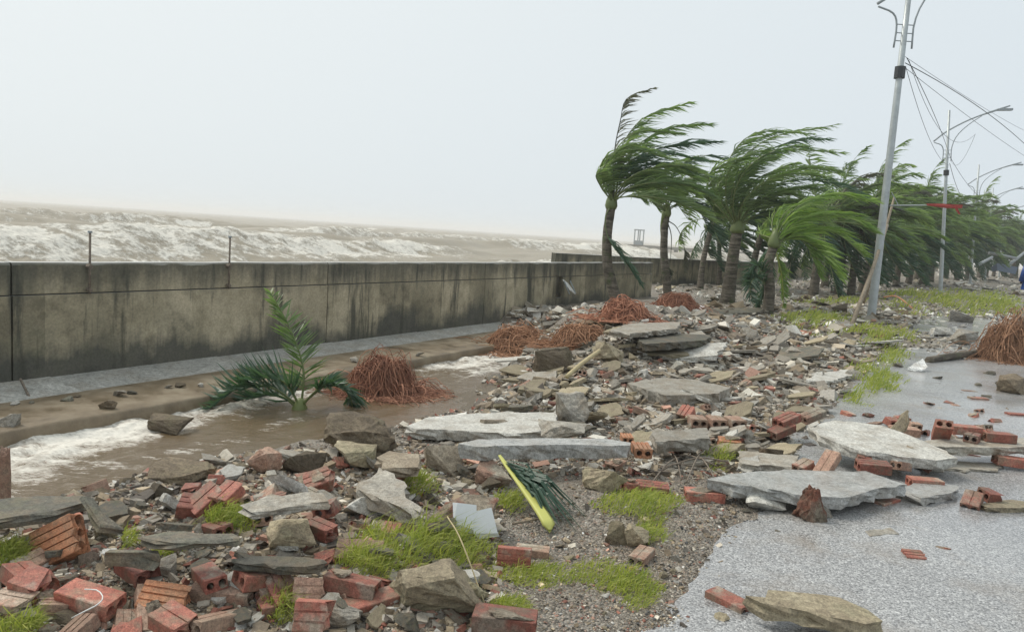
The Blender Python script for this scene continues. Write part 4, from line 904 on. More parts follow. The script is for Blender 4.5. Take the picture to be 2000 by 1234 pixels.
lump(5, 985, 22, 120, 'dusty', 'weathered brick pillar stub cut by the left edge', 'stub', 'brick_stub', seed=35, pts=18)
lump(1100, 860, 100, 30, 'concrete', 'rounded grey lump on top of the propped slab', seed=36, lift=.12)
# tiles stuck on the masonry block
bb = hit(905, 1046)
for (u, v, wpx, hpx, rz) in ((908, 1010, 44, 44, .2), (945, 1022, 42, 46, -.15)):
    m = bb[1] / FPX; q = at_y(u, v, bb[1] - .05); V, Fc = box(-wpx * m / 2, wpx * m / 2, -.006, .006, -hpx * m / 2, hpx * m / 2)
    V = [(a + .02 * math.sin(7 * i + rz), b, c_ + .015 * math.cos(5 * i)) for i, (a, b, c_) in enumerate(V)]
    o = link('tile', mesh('tile', V, Fc, 'tile'), big); o.matrix_world = Matrix.Translation(Vector(q)) @ Euler((-.35, rz, .1)).to_matrix().to_4x4(); o.matrix_parent_inverse = Matrix.Identity(4)
    o.location = Vector(q) - Vector(big.location); o.rotation_euler = (-.35, rz, .1)

# ------------------------------------------------------------------ bricks placed one by one
BM = {'whole': brick_mesh('brick_whole', grooves=0, seed=1), 'half': brick_mesh('brick_half', L=.16, broken=.4, seed=3, grooves=1, gd=.003), 'stub': brick_mesh('brick_stub', L=.12, broken=.5, seed=5, grooves=0), 'rib': brick_mesh('brick_ribbed', L=.20, W=.11, H=.065, grooves=2, gd=.005, holes=2, seed=2),
      'ribhalf': brick_mesh('brick_ribbed_half', L=.15, W=.11, H=.065, grooves=2, gd=.006, broken=.4, seed=8), 'orange': brick_mesh('brick_orange', L=.18, W=.105, H=.06, grooves=3, gd=.007, mat='orange', broken=.15, seed=4), 'dusty': brick_mesh('brick_dusty', mat='dusty', grooves=1, gd=.003, seed=12),
      'dustyhalf': brick_mesh('brick_dusty_half', L=.14, mat='dusty', broken=.35, seed=6), 'tilebig': brick_mesh('hollow_tile', L=.30, W=.22, H=.10, grooves=4, gd=.02, holes=3, mat='orange', broken=.3, seed=9, hr=.26)}
MO = [hull_mesh('mortar_%d' % i, d_, 16, 820 + i, 'masonry', 3, .09) for i, d_ in enumerate(((.13, .07, .035), (.09, .09, .03), (.07, .05, .05), (.16, .08, .022)))]
def mortar(o, r):
    k = r.integers(4); link('mortar', MO[k], o, (r.uniform(-.05, .04), r.uniform(-.02, .02), .048 if r.random() < .6 else -.02), (r.normal(0, .15), r.normal(0, .15), r.normal(0, .3)))
RB = np.random.default_rng(77)
def brick(kind, u, v, yaw, label, pit=0, rol=0, lift=0.0, sc_=1.0, name='brick', mat=None, group='loose red bricks'):
    sc_ = sc_ * (.84 if v > 1100 and u < 1000 else .92); b = hit(u, v); b = at_z(u, v, b[2] + lift); o = link(name, BM[kind], None, (b[0], b[1] + .04, b[2] - .008), (math.radians(rol), math.radians(pit), math.radians(yaw)), (sc_,) * 3)
    if RB.random() < .45: mortar(o, RB)
    return tag(o, label, 'brick', group)
B_ = [('whole', 165, 1192, -14, 'big red brick piece under the curled white wire', 4, 6, .02, 1.25), ('orange', 316, 1184, 4, 'orange ribbed brick face up, right of the wire brick', 8, 35, .02, 1.15), ('half', 262, 1130, -28, 'red brick slanting down towards the orange ribbed brick', 14, 10, .05, 1.2),
      ('whole', 402, 1145, 128, 'red brick showing two holes towards the viewer, left of the strip slab', 5, -6, .04, 1.0), ('stub', 486, 1148, 45, 'red brick stub with one round hole beside the fallen pair', 10, 5, .04, 1.2), ('rib', 546, 1162, -50, 'dark red brick tipped on edge right of the hole stub', 22, 20, .03, 1.0),
      ('dusty', 430, 1178, -4, 'flat dusty brick under the two-hole brick', 0, 5, .0, 1.3), ('whole', 680, 1162, -8, 'long red brick leaning against the largest masonry block', 5, -8, .05, 1.15), ('whole', 722, 1198, 32, 'red brick with two holes tucked under the long leaning brick', -6, 4, .0, 1.1),
      ('ribhalf', 614, 1206, 2, 'tan ribbed brick standing below the long leaning brick', 0, 70, .06, 1.1), ('dustyhalf', 606, 1160, 5, 'pale brick end behind the tan ribbed brick', 0, 60, .05, 1.1), ('whole', 985, 1236, -6, 'red brick cut by the bottom edge beside the gravel', 0, 0, .04, 1.3),
      ('half', 335, 1238, -25, 'pink red brick end at the bottom left edge', 10, 10, .03, 1.2), ('stub', 640, 1006, 84, 'red brick with two holes under the tilted grey slab', 0, -20, .05, 1.1), ('whole', 1428, 1194, 128, 'lone red brick on the wet road with two holes facing right', 0, 0, .005, .95),
      ('whole', 1734, 994, 36, 'red brick with two holes beneath the smaller wet slab', 0, 0, .0, 1.0), ('whole', 1812, 953, -2, 'whole red brick lying on the smaller wet slab', 0, 0, .05, 1.05), ('rib', 1797, 905, -42, 'ribbed red brick tilted against the whitish slab', 20, 10, .10, 1.05),
      ('rib', 1710, 922, -5, 'ribbed brick lying flat on the far corner of the wide wet slab', 0, 4, .13, 1.05), ('half', 1690, 905, 72, 'brown brick with two holes below the whitish slab', 0, 8, .12, 1.0), ('dustyhalf', 1768, 920, 25, 'dusty brick leaning below the tilted ribbed brick', 10, -12, .10, 1.0),
      ('rib', 1846, 850, 66, 'ribbed brick standing tilted on the grey slab', 40, 0, .22, 1.15), ('whole', 1890, 848, -3, 'red brick lying on the grey slab right of the standing one', 0, 0, .21, 1.15), ('half', 1905, 862, 50, 'red brick with broken hole end on the grey slab', 0, 0, .19, 1.05),
      ('whole', 1955, 862, -3, 'long red brick on the grey slab near the right edge', 0, 0, .19, 1.15), ('stub', 1930, 850, 130, 'upright brick stub between the bricks on the grey slab', -50, 0, .22, 1.0), ('whole', 1980, 910, -8, 'red brick below the grey slab at the right edge', 3, 0, .06, 1.15),
      ('dusty', 1770, 850, -4, 'dusty brick lying in mud left of the standing ribbed brick', 0, 3, .06, 1.15), ('dustyhalf', 1790, 838, 80, 'brick with dark holes half buried behind the dusty one', 0, 0, .08, 1.0), ('whole', 1914, 786, 0, 'lone whole brick on the far wet road', 0, 0, .0, 1.0),
      ('dustyhalf', 1868, 798, 84, 'small dark holed brick on the far wet road', 0, 0, .0, .8), ('dusty', 1896, 770, -3, 'flat dark piece behind the lone whole brick', 0, 0, .0, .8), ('whole', 1378, 980, -2, 'red brick lying before the left tip of the wide wet slab', 0, 0, .0, 1.15),
      ('rib', 1276, 965, -8, 'pale ribbed brick by the dry twigs', 0, 5, .0, 1.0), ('half', 1235, 955, 10, 'pale tile edged brick left of the ribbed one by the twigs', 0, 8, .03, .8), ('half', 1578, 918, 35, 'red brick corner poking up behind the wide wet slab', -15, 0, .10, 1.0),
      ('dusty', 1622, 915, 42, 'mossy brick standing on end behind the wide wet slab', -38, 0, .14, 1.05), ('ribhalf', 1796, 1103, -6, 'lone ribbed brick piece in the middle of the wet road', 0, 6, .0, .85), ('stub', 1860, 1090, -22, 'small red brick piece right of the ribbed one on the road', 0, 0, .0, .6),
      ('half', 1662, 1036, -4, 'flat red shard below the brick cone', 0, 0, -.03, .9), ('stub', 1700, 1006, 10, 'small red shard before the two-hole brick on the road', 0, 0, -.02, .7), ('whole', 1530, 848, 28, 'red brick sloping in the brick pile left of the whitish slab', -16, 8, .06, 1.1),
      ('rib', 1540, 828, 32, 'ribbed brick above it in the pile left of the whitish slab', -14, 6, .12, 1.1), ('dusty', 1590, 818, 25, 'mortar caked brick at the top of that brick pile', -16, 10, .12, 1.1), ('orange', 1428, 872, -4, 'orange brick right below the row of hollow bricks', 0, 8, .03, 1.0),
      ('ribhalf', 1345, 812, 52, 'ribbed pink brick sloping in the middle of the heap', -30, 0, .05, 1.15), ('orange', 1225, 862, 90, 'left one of the upright orange bricks by the propped slab', 0, 0, .12, .8), ('orange', 1254, 888, 90, 'taller upright orange brick at the right end of the propped slab', 0, 0, .14, 1.1),
      ('rib', 1005, 1088, -3, 'red brick stub lying in the gravel centre', 0, 80, .05, .8), ('dusty', 1040, 1090, -6, 'grey red brick touching the stub in the gravel centre', 0, 0, .0, .8), ('dusty', 1255, 1100, 62, 'grey block with two dark holes in the gravel', 0, 0, .0, .85),
      ('half', 1908, 985, 48, 'red brick leaning on the flat slab at the right edge', -28, 0, .05, 1.1), ('stub', 1942, 978, 10, 'broken brick on the mortar lump at the right edge', 5, 10, .06, 1.1), ('half', 410, 985, 45, 'red brick leaning up behind the left grass tuft', -35, 10, .06, 1.3),
      ('ribhalf', 375, 1005, 12, 'ribbed brick lump left of the leaning brick by the tuft', 10, 15, .02, 1.1), ('half', 445, 975, 70, 'ribbed pink brick piece behind the leaning brick by the tuft', -20, 0, .08, 1.1), ('rib', 765, 945, 58, 'red brick with a dark groove above the mossy tuft', -32, 0, .05, 1.0),
      ('ribhalf', 628, 950, 15, 'ribbed pink brick right of the white plaster piece', -20, 25, .06, 1.2), ('half', 625, 1050, -20, 'pink brick shard in the grit right of the crumbling lump', 10, 0, .02, 1.0), ('dusty', 700, 1088, 0, 'grey brown grooved brick before the big grass mound', 0, 40, .03, 1.0),
      ('stub', 60, 1165, -10, 'pink ribbed brick stub at the far left', 8, 12, .02, 1.4), ('half', 30, 1150, -35, 'pink brick piece behind the stub at the far left', 5, -10, .02, 1.2), ('half', 20, 1205, -12, 'red brick end cut by the left edge', 0, 5, .0, 1.3),
      ('whole', 1990, 818, 0, 'red brick at the right edge beyond the grey slab', 0, 0, .0, 1.0), ('ribhalf', 1745, 830, 95, 'row end of grooved brick behind the pale shard', -5, 0, .05, 1.0), ('dustyhalf', 1150, 870, 30, 'pink holed brick lump on the propped slab', 0, 0, .10, .8)]
for q in B_:
    k_, u, v, yaw, lab, pit, rol, lift, s_ = q; brick(k_, u, v, yaw, lab, pit, rol, lift, s_)
# the big ribbed hollow tile at the left
b = hit(118, 1098); tag(link('hollow_tile', BM['tilebig'], None, (b[0], b[1] + .06, b[2] + .06), (math.radians(58), math.radians(-30), math.radians(4)), (.72,) * 3), 'large orange ribbed hollow tile leaning in the left rubble', 'tile')
# a course of three hollow bricks still mortared together
b = hit(1402, 848); e = empty('brick_course', 'three hollow bricks still mortared in a row in the heap', 'masonry', b + np.array([0, .08, .02])); m = b[1] / FPX
for i in range(3): link('brick', BM['dusty'], e, ((-36 + 36 * i) * m * 1.05, 0, .02 + .006 * i), (0, 0, math.radians(90 + 4 * i)), (.8, 1.25, 1.1))
link('mortar', hull_mesh('mortar', (118 * m, .12, .05), 14, 77, 'masonry', 2, .05), e, (0, .02, -.03))
# small blocks, boards and shards
slab([(1740, 842), (1772, 800), (1770, 838), (1762, 843)], .20, .02, 'sand', 'pale triangular shard standing by the whitish slab', tilt=(.0, 1.2), seed=41, name='plaster_shard', cat='shard')
slab([(1772, 718), (1802, 700), (1812, 716), (1800, 722)], .10, .03, 'plaster', 'white shard on the far road beside the log end', tilt=(0, .5), seed=42, name='plaster_shard', cat='shard')
slab([(1690, 1036), (1740, 1030), (1756, 1042), (1700, 1046)], .035, .02, 'concrete', 'grey tile shard beside the flat red one on the road', seed=43, name='tile_shard', cat='shard')
slab([(205, 1078), (215, 1072), (308, 1074), (312, 1082)], .14, .06, 'dark', 'dark kerb block lying right of the big orange tile', seed=44, name='kerb_block', cat='block')
def stick(pts, r, label, name='stick', mat='wood', cat='stick'):
    P_ = [np.array(p) for p in pts]; v, f = tube(curve([p - P_[0] for p in P_], 12), r, 6); return tag(link(name, mesh(name, v, f, mat, True), None, tuple(P_[0])), label, cat)
lg0 = hit(1812, 712) + np.array([0, 0, .06]); stick([lg0, hit(1870, 704) + [0, 0, .08], hit(1932, 696) + [0, 0, .08]], .055, 'grey fallen log lying towards the tall root ball', 'fallen_log', 'bark', 'log')
stick([hit(1105, 756) + [0, 0, .1], hit(1135, 738) + [0, 0, .15], hit(1168, 722) + [0, 0, .2]], .022, 'pale thin timber lying on the bank of the heap', 'timber', 'straw')
stick([at_z(165, 1150, .12), at_z(190, 1152, .12), at_z(201, 1166, .115), at_z(190, 1180, .11), at_z(165, 1193, .10), at_z(140, 1206, .07)], .0022, 'curled white wire lying over the big red brick piece', 'wire', 'white_paint', 'wire')
for i, (u0, v0, u1, v1) in enumerate([(1270, 955, 1330, 905), (1290, 900, 1400, 925), (1340, 950, 1375, 890), (1350, 895, 1395, 950), (1300, 920, 1420, 915), (1280, 935, 1350, 925), (1330, 945, 1310, 898)]):
    stick([hit(u0, v0) + [0, 0, .03], (hit(u0, v0) + hit(u1, v1)) / 2 + [0, 0, .08], hit(u1, v1) + [0, 0, .05]], .005, ['longest twig rising to the left end of the dry tangle', 'twig lying level along the top of the dry tangle', 'twig leaning right out of the middle of the dry tangle', 'twig slanting down at the right end of the dry tangle', 'long flat twig across the whole dry tangle', 'short flat twig low in the dry tangle', 'twig leaning left in the middle of the dry tangle'][i], 'twig', 'rust', 'twig')['group'] = 'dry twig tangle'
stick([hit(868, 1105) + [0, 0, .22], hit(895, 1150) + [0, 0, .20], hit(950, 1205) + [0, 0, .03]], .003, 'dry straw stem trailing down the largest masonry block', 'straw_stem', 'straw', 'stem')
stick([hit(1000, 1030) + [0, 0, .02], hit(1110, 1012) + [0, 0, .03]], .006, 'thin dark stem on the gravel beside the yellow stalk', 'twig', 'wood', 'twig')
stick([hit(1725, 588) + [0, 0, .12], hit(1750, 596) + [0, 0, .25], hit(1785, 608) + [0, 0, .05]], .02, 'orange dry branch lying on the far grass', 'dry_branch', 'orange', 'branch')
stick([hit(40, 792) + [0, 0, .25], hit(62, 806) + [0, 0, .1]], .012, 'thin rusty rod leaning on the kerb at the left', 'rod', 'rust', 'rod')

# ------------------------------------------------------------------ pieces scattered through the rubble, each its own object
CH = {k: [hull_mesh('chunk_' + k, (1, 1, 1), 13 + i % 4, 700 + i * 7 + len(k), k, 3, .06) for i in range(n)] for k, n in (('concrete', 6), ('sand', 4), ('earth', 4), ('dark', 3), ('masonry', 4), ('pale', 3), ('plaster', 2))}
def frag_outline(r):
    k = r.integers(5, 9); a = np.sort(r.uniform(0, 2 * math.pi, k)) * .35 + np.linspace(0, 2 * math.pi, k, endpoint=False) * .65
    return np.c_[.5 * np.cos(a) * r.uniform(.75, 1.1, k), .5 * np.sin(a) * r.uniform(.6, 1.05, k), np.zeros(k)]
SL = {k: [slab_mesh('fragment_' + k, frag_outline(np.random.default_rng(40 + i + 13 * len(k))), .16, k, .02, i, .13) for i in range(n)] for k, n in (('concrete', 7), ('dark', 4), ('pale', 4), ('wetslab', 4), ('sand', 3))}
placed = []
MARKS = [(1500, 600, 'the short bright palm'), (1420, 590, 'the stout palm'), (1305, 590, 'the slim palm roots'), (1222, 615, 'the tallest palm roots'), (1135, 665, 'the brown hanging roots'), (1015, 670, 'the low root tangle'), (1190, 690, 'the square heap stone'), (1080, 715, 'the dark bank clod'),
         (1320, 752, 'the thick rough slab'), (1360, 683, 'the crowning pale slab'), (1315, 660, 'the dark edged slab'), (1620, 733, 'the light square slab'), (1402, 830, 'the mortared brick row'), (1345, 800, 'the pink ribbed brick'), (1550, 825, 'the sloping brick pile'), (1700, 850, 'the tilted whitish slab'), (1580, 940, 'the wide wet slab'),
         (1330, 925, 'the dry twigs'), (1410, 890, 'the small grass tuft'), (1240, 850, 'the upright orange bricks'), (1060, 860, 'the propped grey slab'), (1116, 800, 'the upright grey lump'), (940, 820, 'the pale channel slab'), (1035, 970, 'the yellow stalk'), (1250, 990, 'the wide grass patch'), (1240, 1085, 'the block with two holes'), (1020, 1080, 'the gravel brick stub'),
         (905, 1005, 'the tiled masonry block'), (845, 1150, 'the largest masonry block'), (830, 1075, 'the big grass mound'), (690, 860, 'the earthy boulder'), (560, 945, 'the white plaster piece'), (442, 1020, 'the left grass tuft'), (560, 1050, 'the crumbling lump'), (690, 995, 'the pale square block'), (510, 900, 'the dark red lump'), (330, 920, 'the grit mound'), (120, 1060, 'the large orange tile'),
         (90, 985, 'the propped mossy slab'), (370, 1048, 'the thin dark slab'), (545, 1095, 'the slab strip'), (170, 1175, 'the curled white wire'), (316, 1165, 'the orange ribbed brick'), (680, 1145, 'the long leaning brick'), (430, 1160, 'the two-hole brick'), (1700, 600, 'the near lamp post'), (1843, 560, 'the second lamp post'), (1900, 528, 'the third lamp post'), (1970, 660, 'the tall root ball'),
         (1870, 700, 'the fallen log'), (1850, 590, 'the far grass mound'), (1700, 745, 'the verge grass'), (1914, 780, 'the lone far brick'), (1846, 830, 'the standing ribbed brick'), (1590, 1185, 'the long yellowish stone'), (1428, 1180, 'the lone road brick'), (1796, 1095, 'the ribbed road piece'), (1586, 990, 'the brick cone'), (1125, 580, 'the seawall hole'), (1640, 575, 'the tight palm group'), (1368, 540, 'the pale thin palm'), (1585, 580, 'the dark palm')]
HUE = {'concrete': 'grey', 'dark': 'dark mossy', 'pale': 'pale', 'sand': 'tan', 'earth': 'brown', 'masonry': 'mortar flecked', 'plaster': 'white', 'wetslab': 'wet grey', 'whole': 'whole red', 'half': 'broken red', 'stub': 'short red', 'ribhalf': 'broken ribbed', 'dusty': 'dusty', 'dustyhalf': 'broken dusty', 'rib': 'ribbed', 'orange': 'orange'}
AUTO = []
def auto(o, u, v, key, kind, w_px, lo, hi):
    k = min(MARKS, key=lambda q: (q[0] - u) ** 2 + ((q[1] - v) * 1.5) ** 2); du, dv = u - k[0], v - k[1]
    rel = ('right of ' if du > 0 else 'left of ') if abs(du) > abs(dv) * 1.2 else ('in front of ' if dv > 0 else 'behind ')
    far = math.hypot(du, dv); rel = ('close ' if far < 45 else '' if far < 110 else 'well ') + rel if 'front' not in rel else rel
    t_ = (w_px - lo) / (hi - lo); size = 'small ' if t_ < .25 else 'large ' if t_ > .6 else ''
    AUTO.append((o, size + HUE[key] + ' ' + kind + ' ' + rel + k[2], u))
def settle_labels():
    by = {}
    for o, l, u in AUTO: by.setdefault(l, []).append((u, o))
    for l, q in by.items():
        q.sort(key=lambda t_: t_[0])
        for i, (u, o) in enumerate(q):
            o['label'] = l if len(q) == 1 else l + (', the left one' if i == 0 else ', the right one') if len(q) == 2 else l + ', ' + ['leftmost', 'second from left', 'third from left', 'fourth from left', 'fifth from left', 'sixth from left', 'seventh from left', 'eighth from left'][min(i, 7)]
def scatter(n, zone, fn, seed, mind=9, nmin=.95):
    r = np.random.default_rng(seed); c = 0; tr = 0
    while c < n and tr < n * 30:
        tr += 1; u, v = zone(r); b = hit(u, v); s, nn = sn(b[0], b[1]); hz = float(height(b[0], b[1]))
        if nn < nmin or hz < -.36 or nn > land_edge(s) - .25: continue
        if any((u - a) ** 2 + ((v - q) * 1.6) ** 2 < mind ** 2 for a, q in placed[-260:]): continue
        placed.append((u, v)); fn(r, u, v, b); c += 1
def rect(u0, u1, v0, v1): return lambda r: (r.uniform(u0, u1), r.uniform(v0, v1))
def heap(r):
    u = r.uniform(950, 1760); lo = 612 if u > 1150 else 690 - (u - 950) * .1; v = r.uniform(lo, 925 if u > 1240 else 850); return u, v
def chunk_fn(keys, lo, hi, label, group):
    def fn(r, u, v, b):
        k = keys[r.integers(len(keys))]; w_ = np.exp(r.uniform(np.log(lo), np.log(hi))) * b[1] / FPX; hgt = w_ * r.uniform(.4, .8)
        o = tag(link('rubble_stone', CH[k][r.integers(len(CH[k]))], None, (b[0], b[1], b[2] - hgt * .34), (r.uniform(-.3, .3), r.uniform(-.3, .3), r.uniform(0, 6.28)), (w_, w_ * r.uniform(.6, 1), hgt)), label, 'stone', group); auto(o, u, v, k, 'stone', w_ * FPX / b[1], lo, hi)
    return fn
def frag_fn(keys, lo, hi, label, group, tilt=.25, lay=False):
    def fn(r, u, v, b):
        k = keys[r.integers(len(keys))]; w_ = np.exp(r.uniform(np.log(lo), np.log(hi))) * b[1] / FPX; th = min(1, max(.25, .35 * r.uniform(.6, 1.3) / max(w_, .2)) * .35)
        o = tag(link('slab_fragment', SL[k][r.integers(len(SL[k]))], None, (b[0], b[1], b[2] + .10 * w_ * th + .02 + abs(r.normal(0, .03))), (r.normal(0, tilt) * (.7 if lay else 1), r.normal(-.18 if lay else -.06, tilt * (.7 if lay else 1)), r.normal(.35, .5) if lay else r.uniform(0, 6.28)), (w_, w_ * r.uniform(.45, .8), w_ * th * 1.6)), label, 'slab fragment', group); auto(o, u, v, k, 'slab piece', w_ * FPX / b[1], lo, hi)
    return fn
def brick_fn(keys, label, group, s0=.8, s1=1.05):
    def fn(r, u, v, b):
        k = keys[r.integers(len(keys))]; o = link('brick', BM[k], None, (b[0], b[1], b[2] - .012), (r.normal(0, .22), r.normal(0, .22), r.uniform(0, 6.28)), (r.uniform(s0, s1),) * 3)
        if r.random() < .5: mortar(o, r)
        tag(o, label, 'brick', group); auto(o, u, v, k, 'brick', 10, 0, 30)
    return fn
G = 'broken concrete in the rubble heap'
scatter(130, heap, frag_fn(['concrete', 'concrete', 'concrete', 'dark', 'pale', 'sand', 'sand'], 26, 120, 'flat broken paving slab strewn over the rubble heap below the palms', G, .25, True), 1, 12)
scatter(100, heap, chunk_fn(['concrete', 'concrete', 'sand', 'earth', 'pale', 'masonry'], 14, 44, 'lump of stone in the rubble heap between palms and propped slab', G), 2)
scatter(36, lambda r: (r.uniform(1130, 1760), r.uniform(720, 935)), brick_fn(['dusty', 'dustyhalf', 'half', 'ribhalf', 'stub', 'dusty'], 'dusty brick piece lying in the front of the rubble heap', 'dusty bricks in the rubble heap', .75, 1.0), 3)
G2 = 'broken stone in the left foreground'
left = lambda r: (r.uniform(-10, 950), r.uniform(900, 1238))
scatter(34, left, frag_fn(['concrete', 'dark', 'sand', 'pale', 'dark'], 40, 120, 'flat broken slab piece among the bricks at lower left', G2), 4, 26)
scatter(82, left, chunk_fn(['concrete', 'sand', 'earth', 'dark', 'masonry', 'masonry', 'concrete'], 18, 70, 'rough stone lump among the bricks at lower left', G2), 5, 14)
scatter(9, left, chunk_fn(['plaster'], 16, 40, 'small white plaster bit among the bricks at lower left', 'white plaster bits at lower left'), 15, 14)
scatter(46, left, brick_fn(['half', 'stub', 'ribhalf', 'dustyhalf', 'stub', 'dusty'], 'broken brick piece strewn in the lower left rubble', 'broken brick pieces at lower left', .7, 1.0), 6, 18)
scatter(14, lambda r: (r.uniform(900, 1350), r.uniform(920, 1230)), chunk_fn(['concrete', 'sand', 'pale'], 10, 30, 'small stone on the gravel between the brick rubble and the road', 'small stones on the gravel'), 7)
G3 = 'rubble on the far promenade'
scatter(70, lambda r: (r.uniform(1290, 1760), r.uniform(556, 640)), frag_fn(['pale', 'concrete', 'dark', 'sand'], 16, 60, 'flat slab piece on the promenade around the palm trunks', G3, .12), 8, 8)
scatter(64, lambda r: (r.uniform(1560, 2000), r.uniform(535, 720)), frag_fn(['pale', 'concrete', 'wetslab'], 10, 46, 'flat slab piece strewn over the far road beyond the near lamp post', 'rubble strewn on the far road', .10), 9, 7, -30)
scatter(22, lambda r: (r.uniform(1400, 2000), r.uniform(528, 600)), chunk_fn(['pale', 'concrete', 'earth'], 7, 20, 'small stone on the far ground behind the lamp posts', 'small stones on the far ground'), 10, 5, -30)
scatter(20, lambda r: (r.uniform(960, 1290), r.uniform(600, 660)), chunk_fn(['concrete', 'pale', 'earth'], 10, 28, 'grey stone piled at the foot of the seawall by the palms', 'stones banked against the seawall'), 11, 7)
scatter(30, lambda r: (r.uniform(1330, 2000), r.uniform(990, 1234)), chunk_fn(['dark'], 7, 20, 'small dark pebble lying on the wet road in front', 'dark pebbles on the road'), 12, 12, -6)
scatter(16, lambda r: (r.uniform(1740, 2000), r.uniform(700, 810)), chunk_fn(['dark', 'earth'], 9, 28, 'dark stone lying on the wet road beyond the bricks', 'dark stones on the far wet road'), 13, 10, -6)
scatter(22, lambda r: (r.uniform(1640, 2000), r.uniform(790, 900)), brick_fn(['half', 'dusty', 'stub', 'whole', 'ribhalf'], 'red brick in the pile across the road behind the tilted whitish slab', 'bricks piled across the road', .8, 1.05), 14, 14, -6)
def on_ledge(u, v, wpx, k, label):
    b = at_z(u, v, -.30); m = b[1] / FPX; tag(link('rubble_stone', CH[k][0], None, (b[0], b[1], -.31), (0, 0, u), (wpx * m, wpx * m * .7, wpx * m * .5)), label, 'stone', 'stones on the ledge under the seawall')
for i, (u, w_, k) in enumerate([(30, 20, 'pale'), (62, 16, 'dark'), (150, 18, 'earth'), (235, 30, 'concrete'), (258, 20, 'dark'), (330, 16, 'concrete'), (352, 20, 'earth'), (392, 18, 'pale'), (690, 22, 'concrete'), (755, 16, 'earth'), (820, 18, 'concrete')]):
    on_ledge(u, 800 - u * .128 + 6 * math.sin(u), w_, k, HUE[k] + ' stone on the ledge, ' + 'first second third fourth fifth sixth seventh eighth ninth tenth eleventh'.split()[i] + ' counted along the seawall')

settle_labels()
# ------------------------------------------------------------------ rubble too fine to pick apart
def chips(n, us, vs, size, pal, seed, nmin=.9, flat=.5, mask=None):
    r = np.random.default_rng(seed); u = us(r, n); v = vs(r, n, u); p = hit(u, v); s, nn = sn(p[:, 0], p[:, 1]); hz = height(p[:, 0], p[:, 1])
    dens = fbm(s * 1.1, nn * 1.1, 3, seed + 80)
    ok = (nn > nmin + .3 * (dens - .5)) & (hz > -.40) & (nn < land_edge(s) - .1) & (p[:, 1] > 1.5) & (p[:, 1] < 110) & (r.random(n) < np.clip((dens - .25) * 2.6, .1, 1))
    if mask is not None: ok &= mask(s, nn, u, v)
    p = p[ok]; p[:, 2] = height(p[:, 0], p[:, 1]); m = len(p); sz = np.exp(r.normal(np.log(size), .5, m)); sz = np.clip(sz, size * .4, size * 2.8) * p[:, 1] / FPX
    base = np.array([(x, y, z) for z in (-.5, .5) for y in (-.5, .5) for x in (-.5, .5)]); q = base[None] * (1 + r.uniform(-.42, .1, (m, 8, 3)))
    q *= np.stack([sz, sz * r.uniform(.5, .95, m), sz * flat * r.uniform(.4, 1.2, m)], -1)[:, None]
    a, b, c = r.uniform(0, 6.28, m), r.normal(0, .35, m), r.normal(0, .35, m)
    y1 = q[..., 1] * np.cos(b)[:, None] - q[..., 2] * np.sin(b)[:, None]; z1 = q[..., 1] * np.sin(b)[:, None] + q[..., 2] * np.cos(b)[:, None]
    x2 = q[..., 0] * np.cos(c)[:, None] + z1 * np.sin(c)[:, None]; z2 = -q[..., 0] * np.sin(c)[:, None] + z1 * np.cos(c)[:, None]
    x3 = x2 * np.cos(a)[:, None] - y1 * np.sin(a)[:, None]; y3 = x2 * np.sin(a)[:, None] + y1 * np.cos(a)[:, None]
    V = np.stack([x3, y3, z2], -1) + p[:, None]; V[..., 2] += (sz * flat * .22)[:, None]
    fb_ = np.array([(0, 2, 3, 1), (4, 5, 7, 6), (0, 1, 5, 4), (2, 6, 7, 3), (0, 4, 6, 2), (1, 3, 7, 5)]); Fq = (fb_[None] + 8 * np.arange(m)[:, None, None]).reshape(-1, 4)
    pal = np.array(pal); w_ = pal[:, 3] / pal[:, 3].sum(); cc = pal[r.choice(len(pal), m, p=w_), :3] * np.exp(r.normal(0, .33, (m, 1))); cc = np.c_[np.clip(cc, 0, 1), np.ones(m)]
    return V.reshape(-1, 3), Fq, np.repeat(cc, 8, 0)
PAL = [(.29, .26, .215, 4), (.41, .375, .31, 3), (.20, .16, .115, 3), (.12, .10, .08, 2.2), (.34, .275, .19, 3.5), (.30, .125, .085, 1.4), (.38, .22, .16, .9), (.60, .58, .53, .8), (.24, .185, .12, 3)]
PALF = [(.37, .345, .30, 4), (.50, .48, .42, 3), (.22, .20, .16, 2), (.62, .61, .57, 1.5), (.30, .26, .19, 2), (.16, .16, .13, 2)]
PALD = [(.07, .07, .068, 3), (.13, .125, .115, 2), (.30, .29, .27, 1)]
uni = lambda a, b: (lambda r, n, *_: r.uniform(a, b, n))
PLATE = [(.36, .325, .265, 4), (.48, .445, .37, 2), (.25, .21, .155, 4), (.15, .125, .09, 3), (.58, .55, .49, .8)]
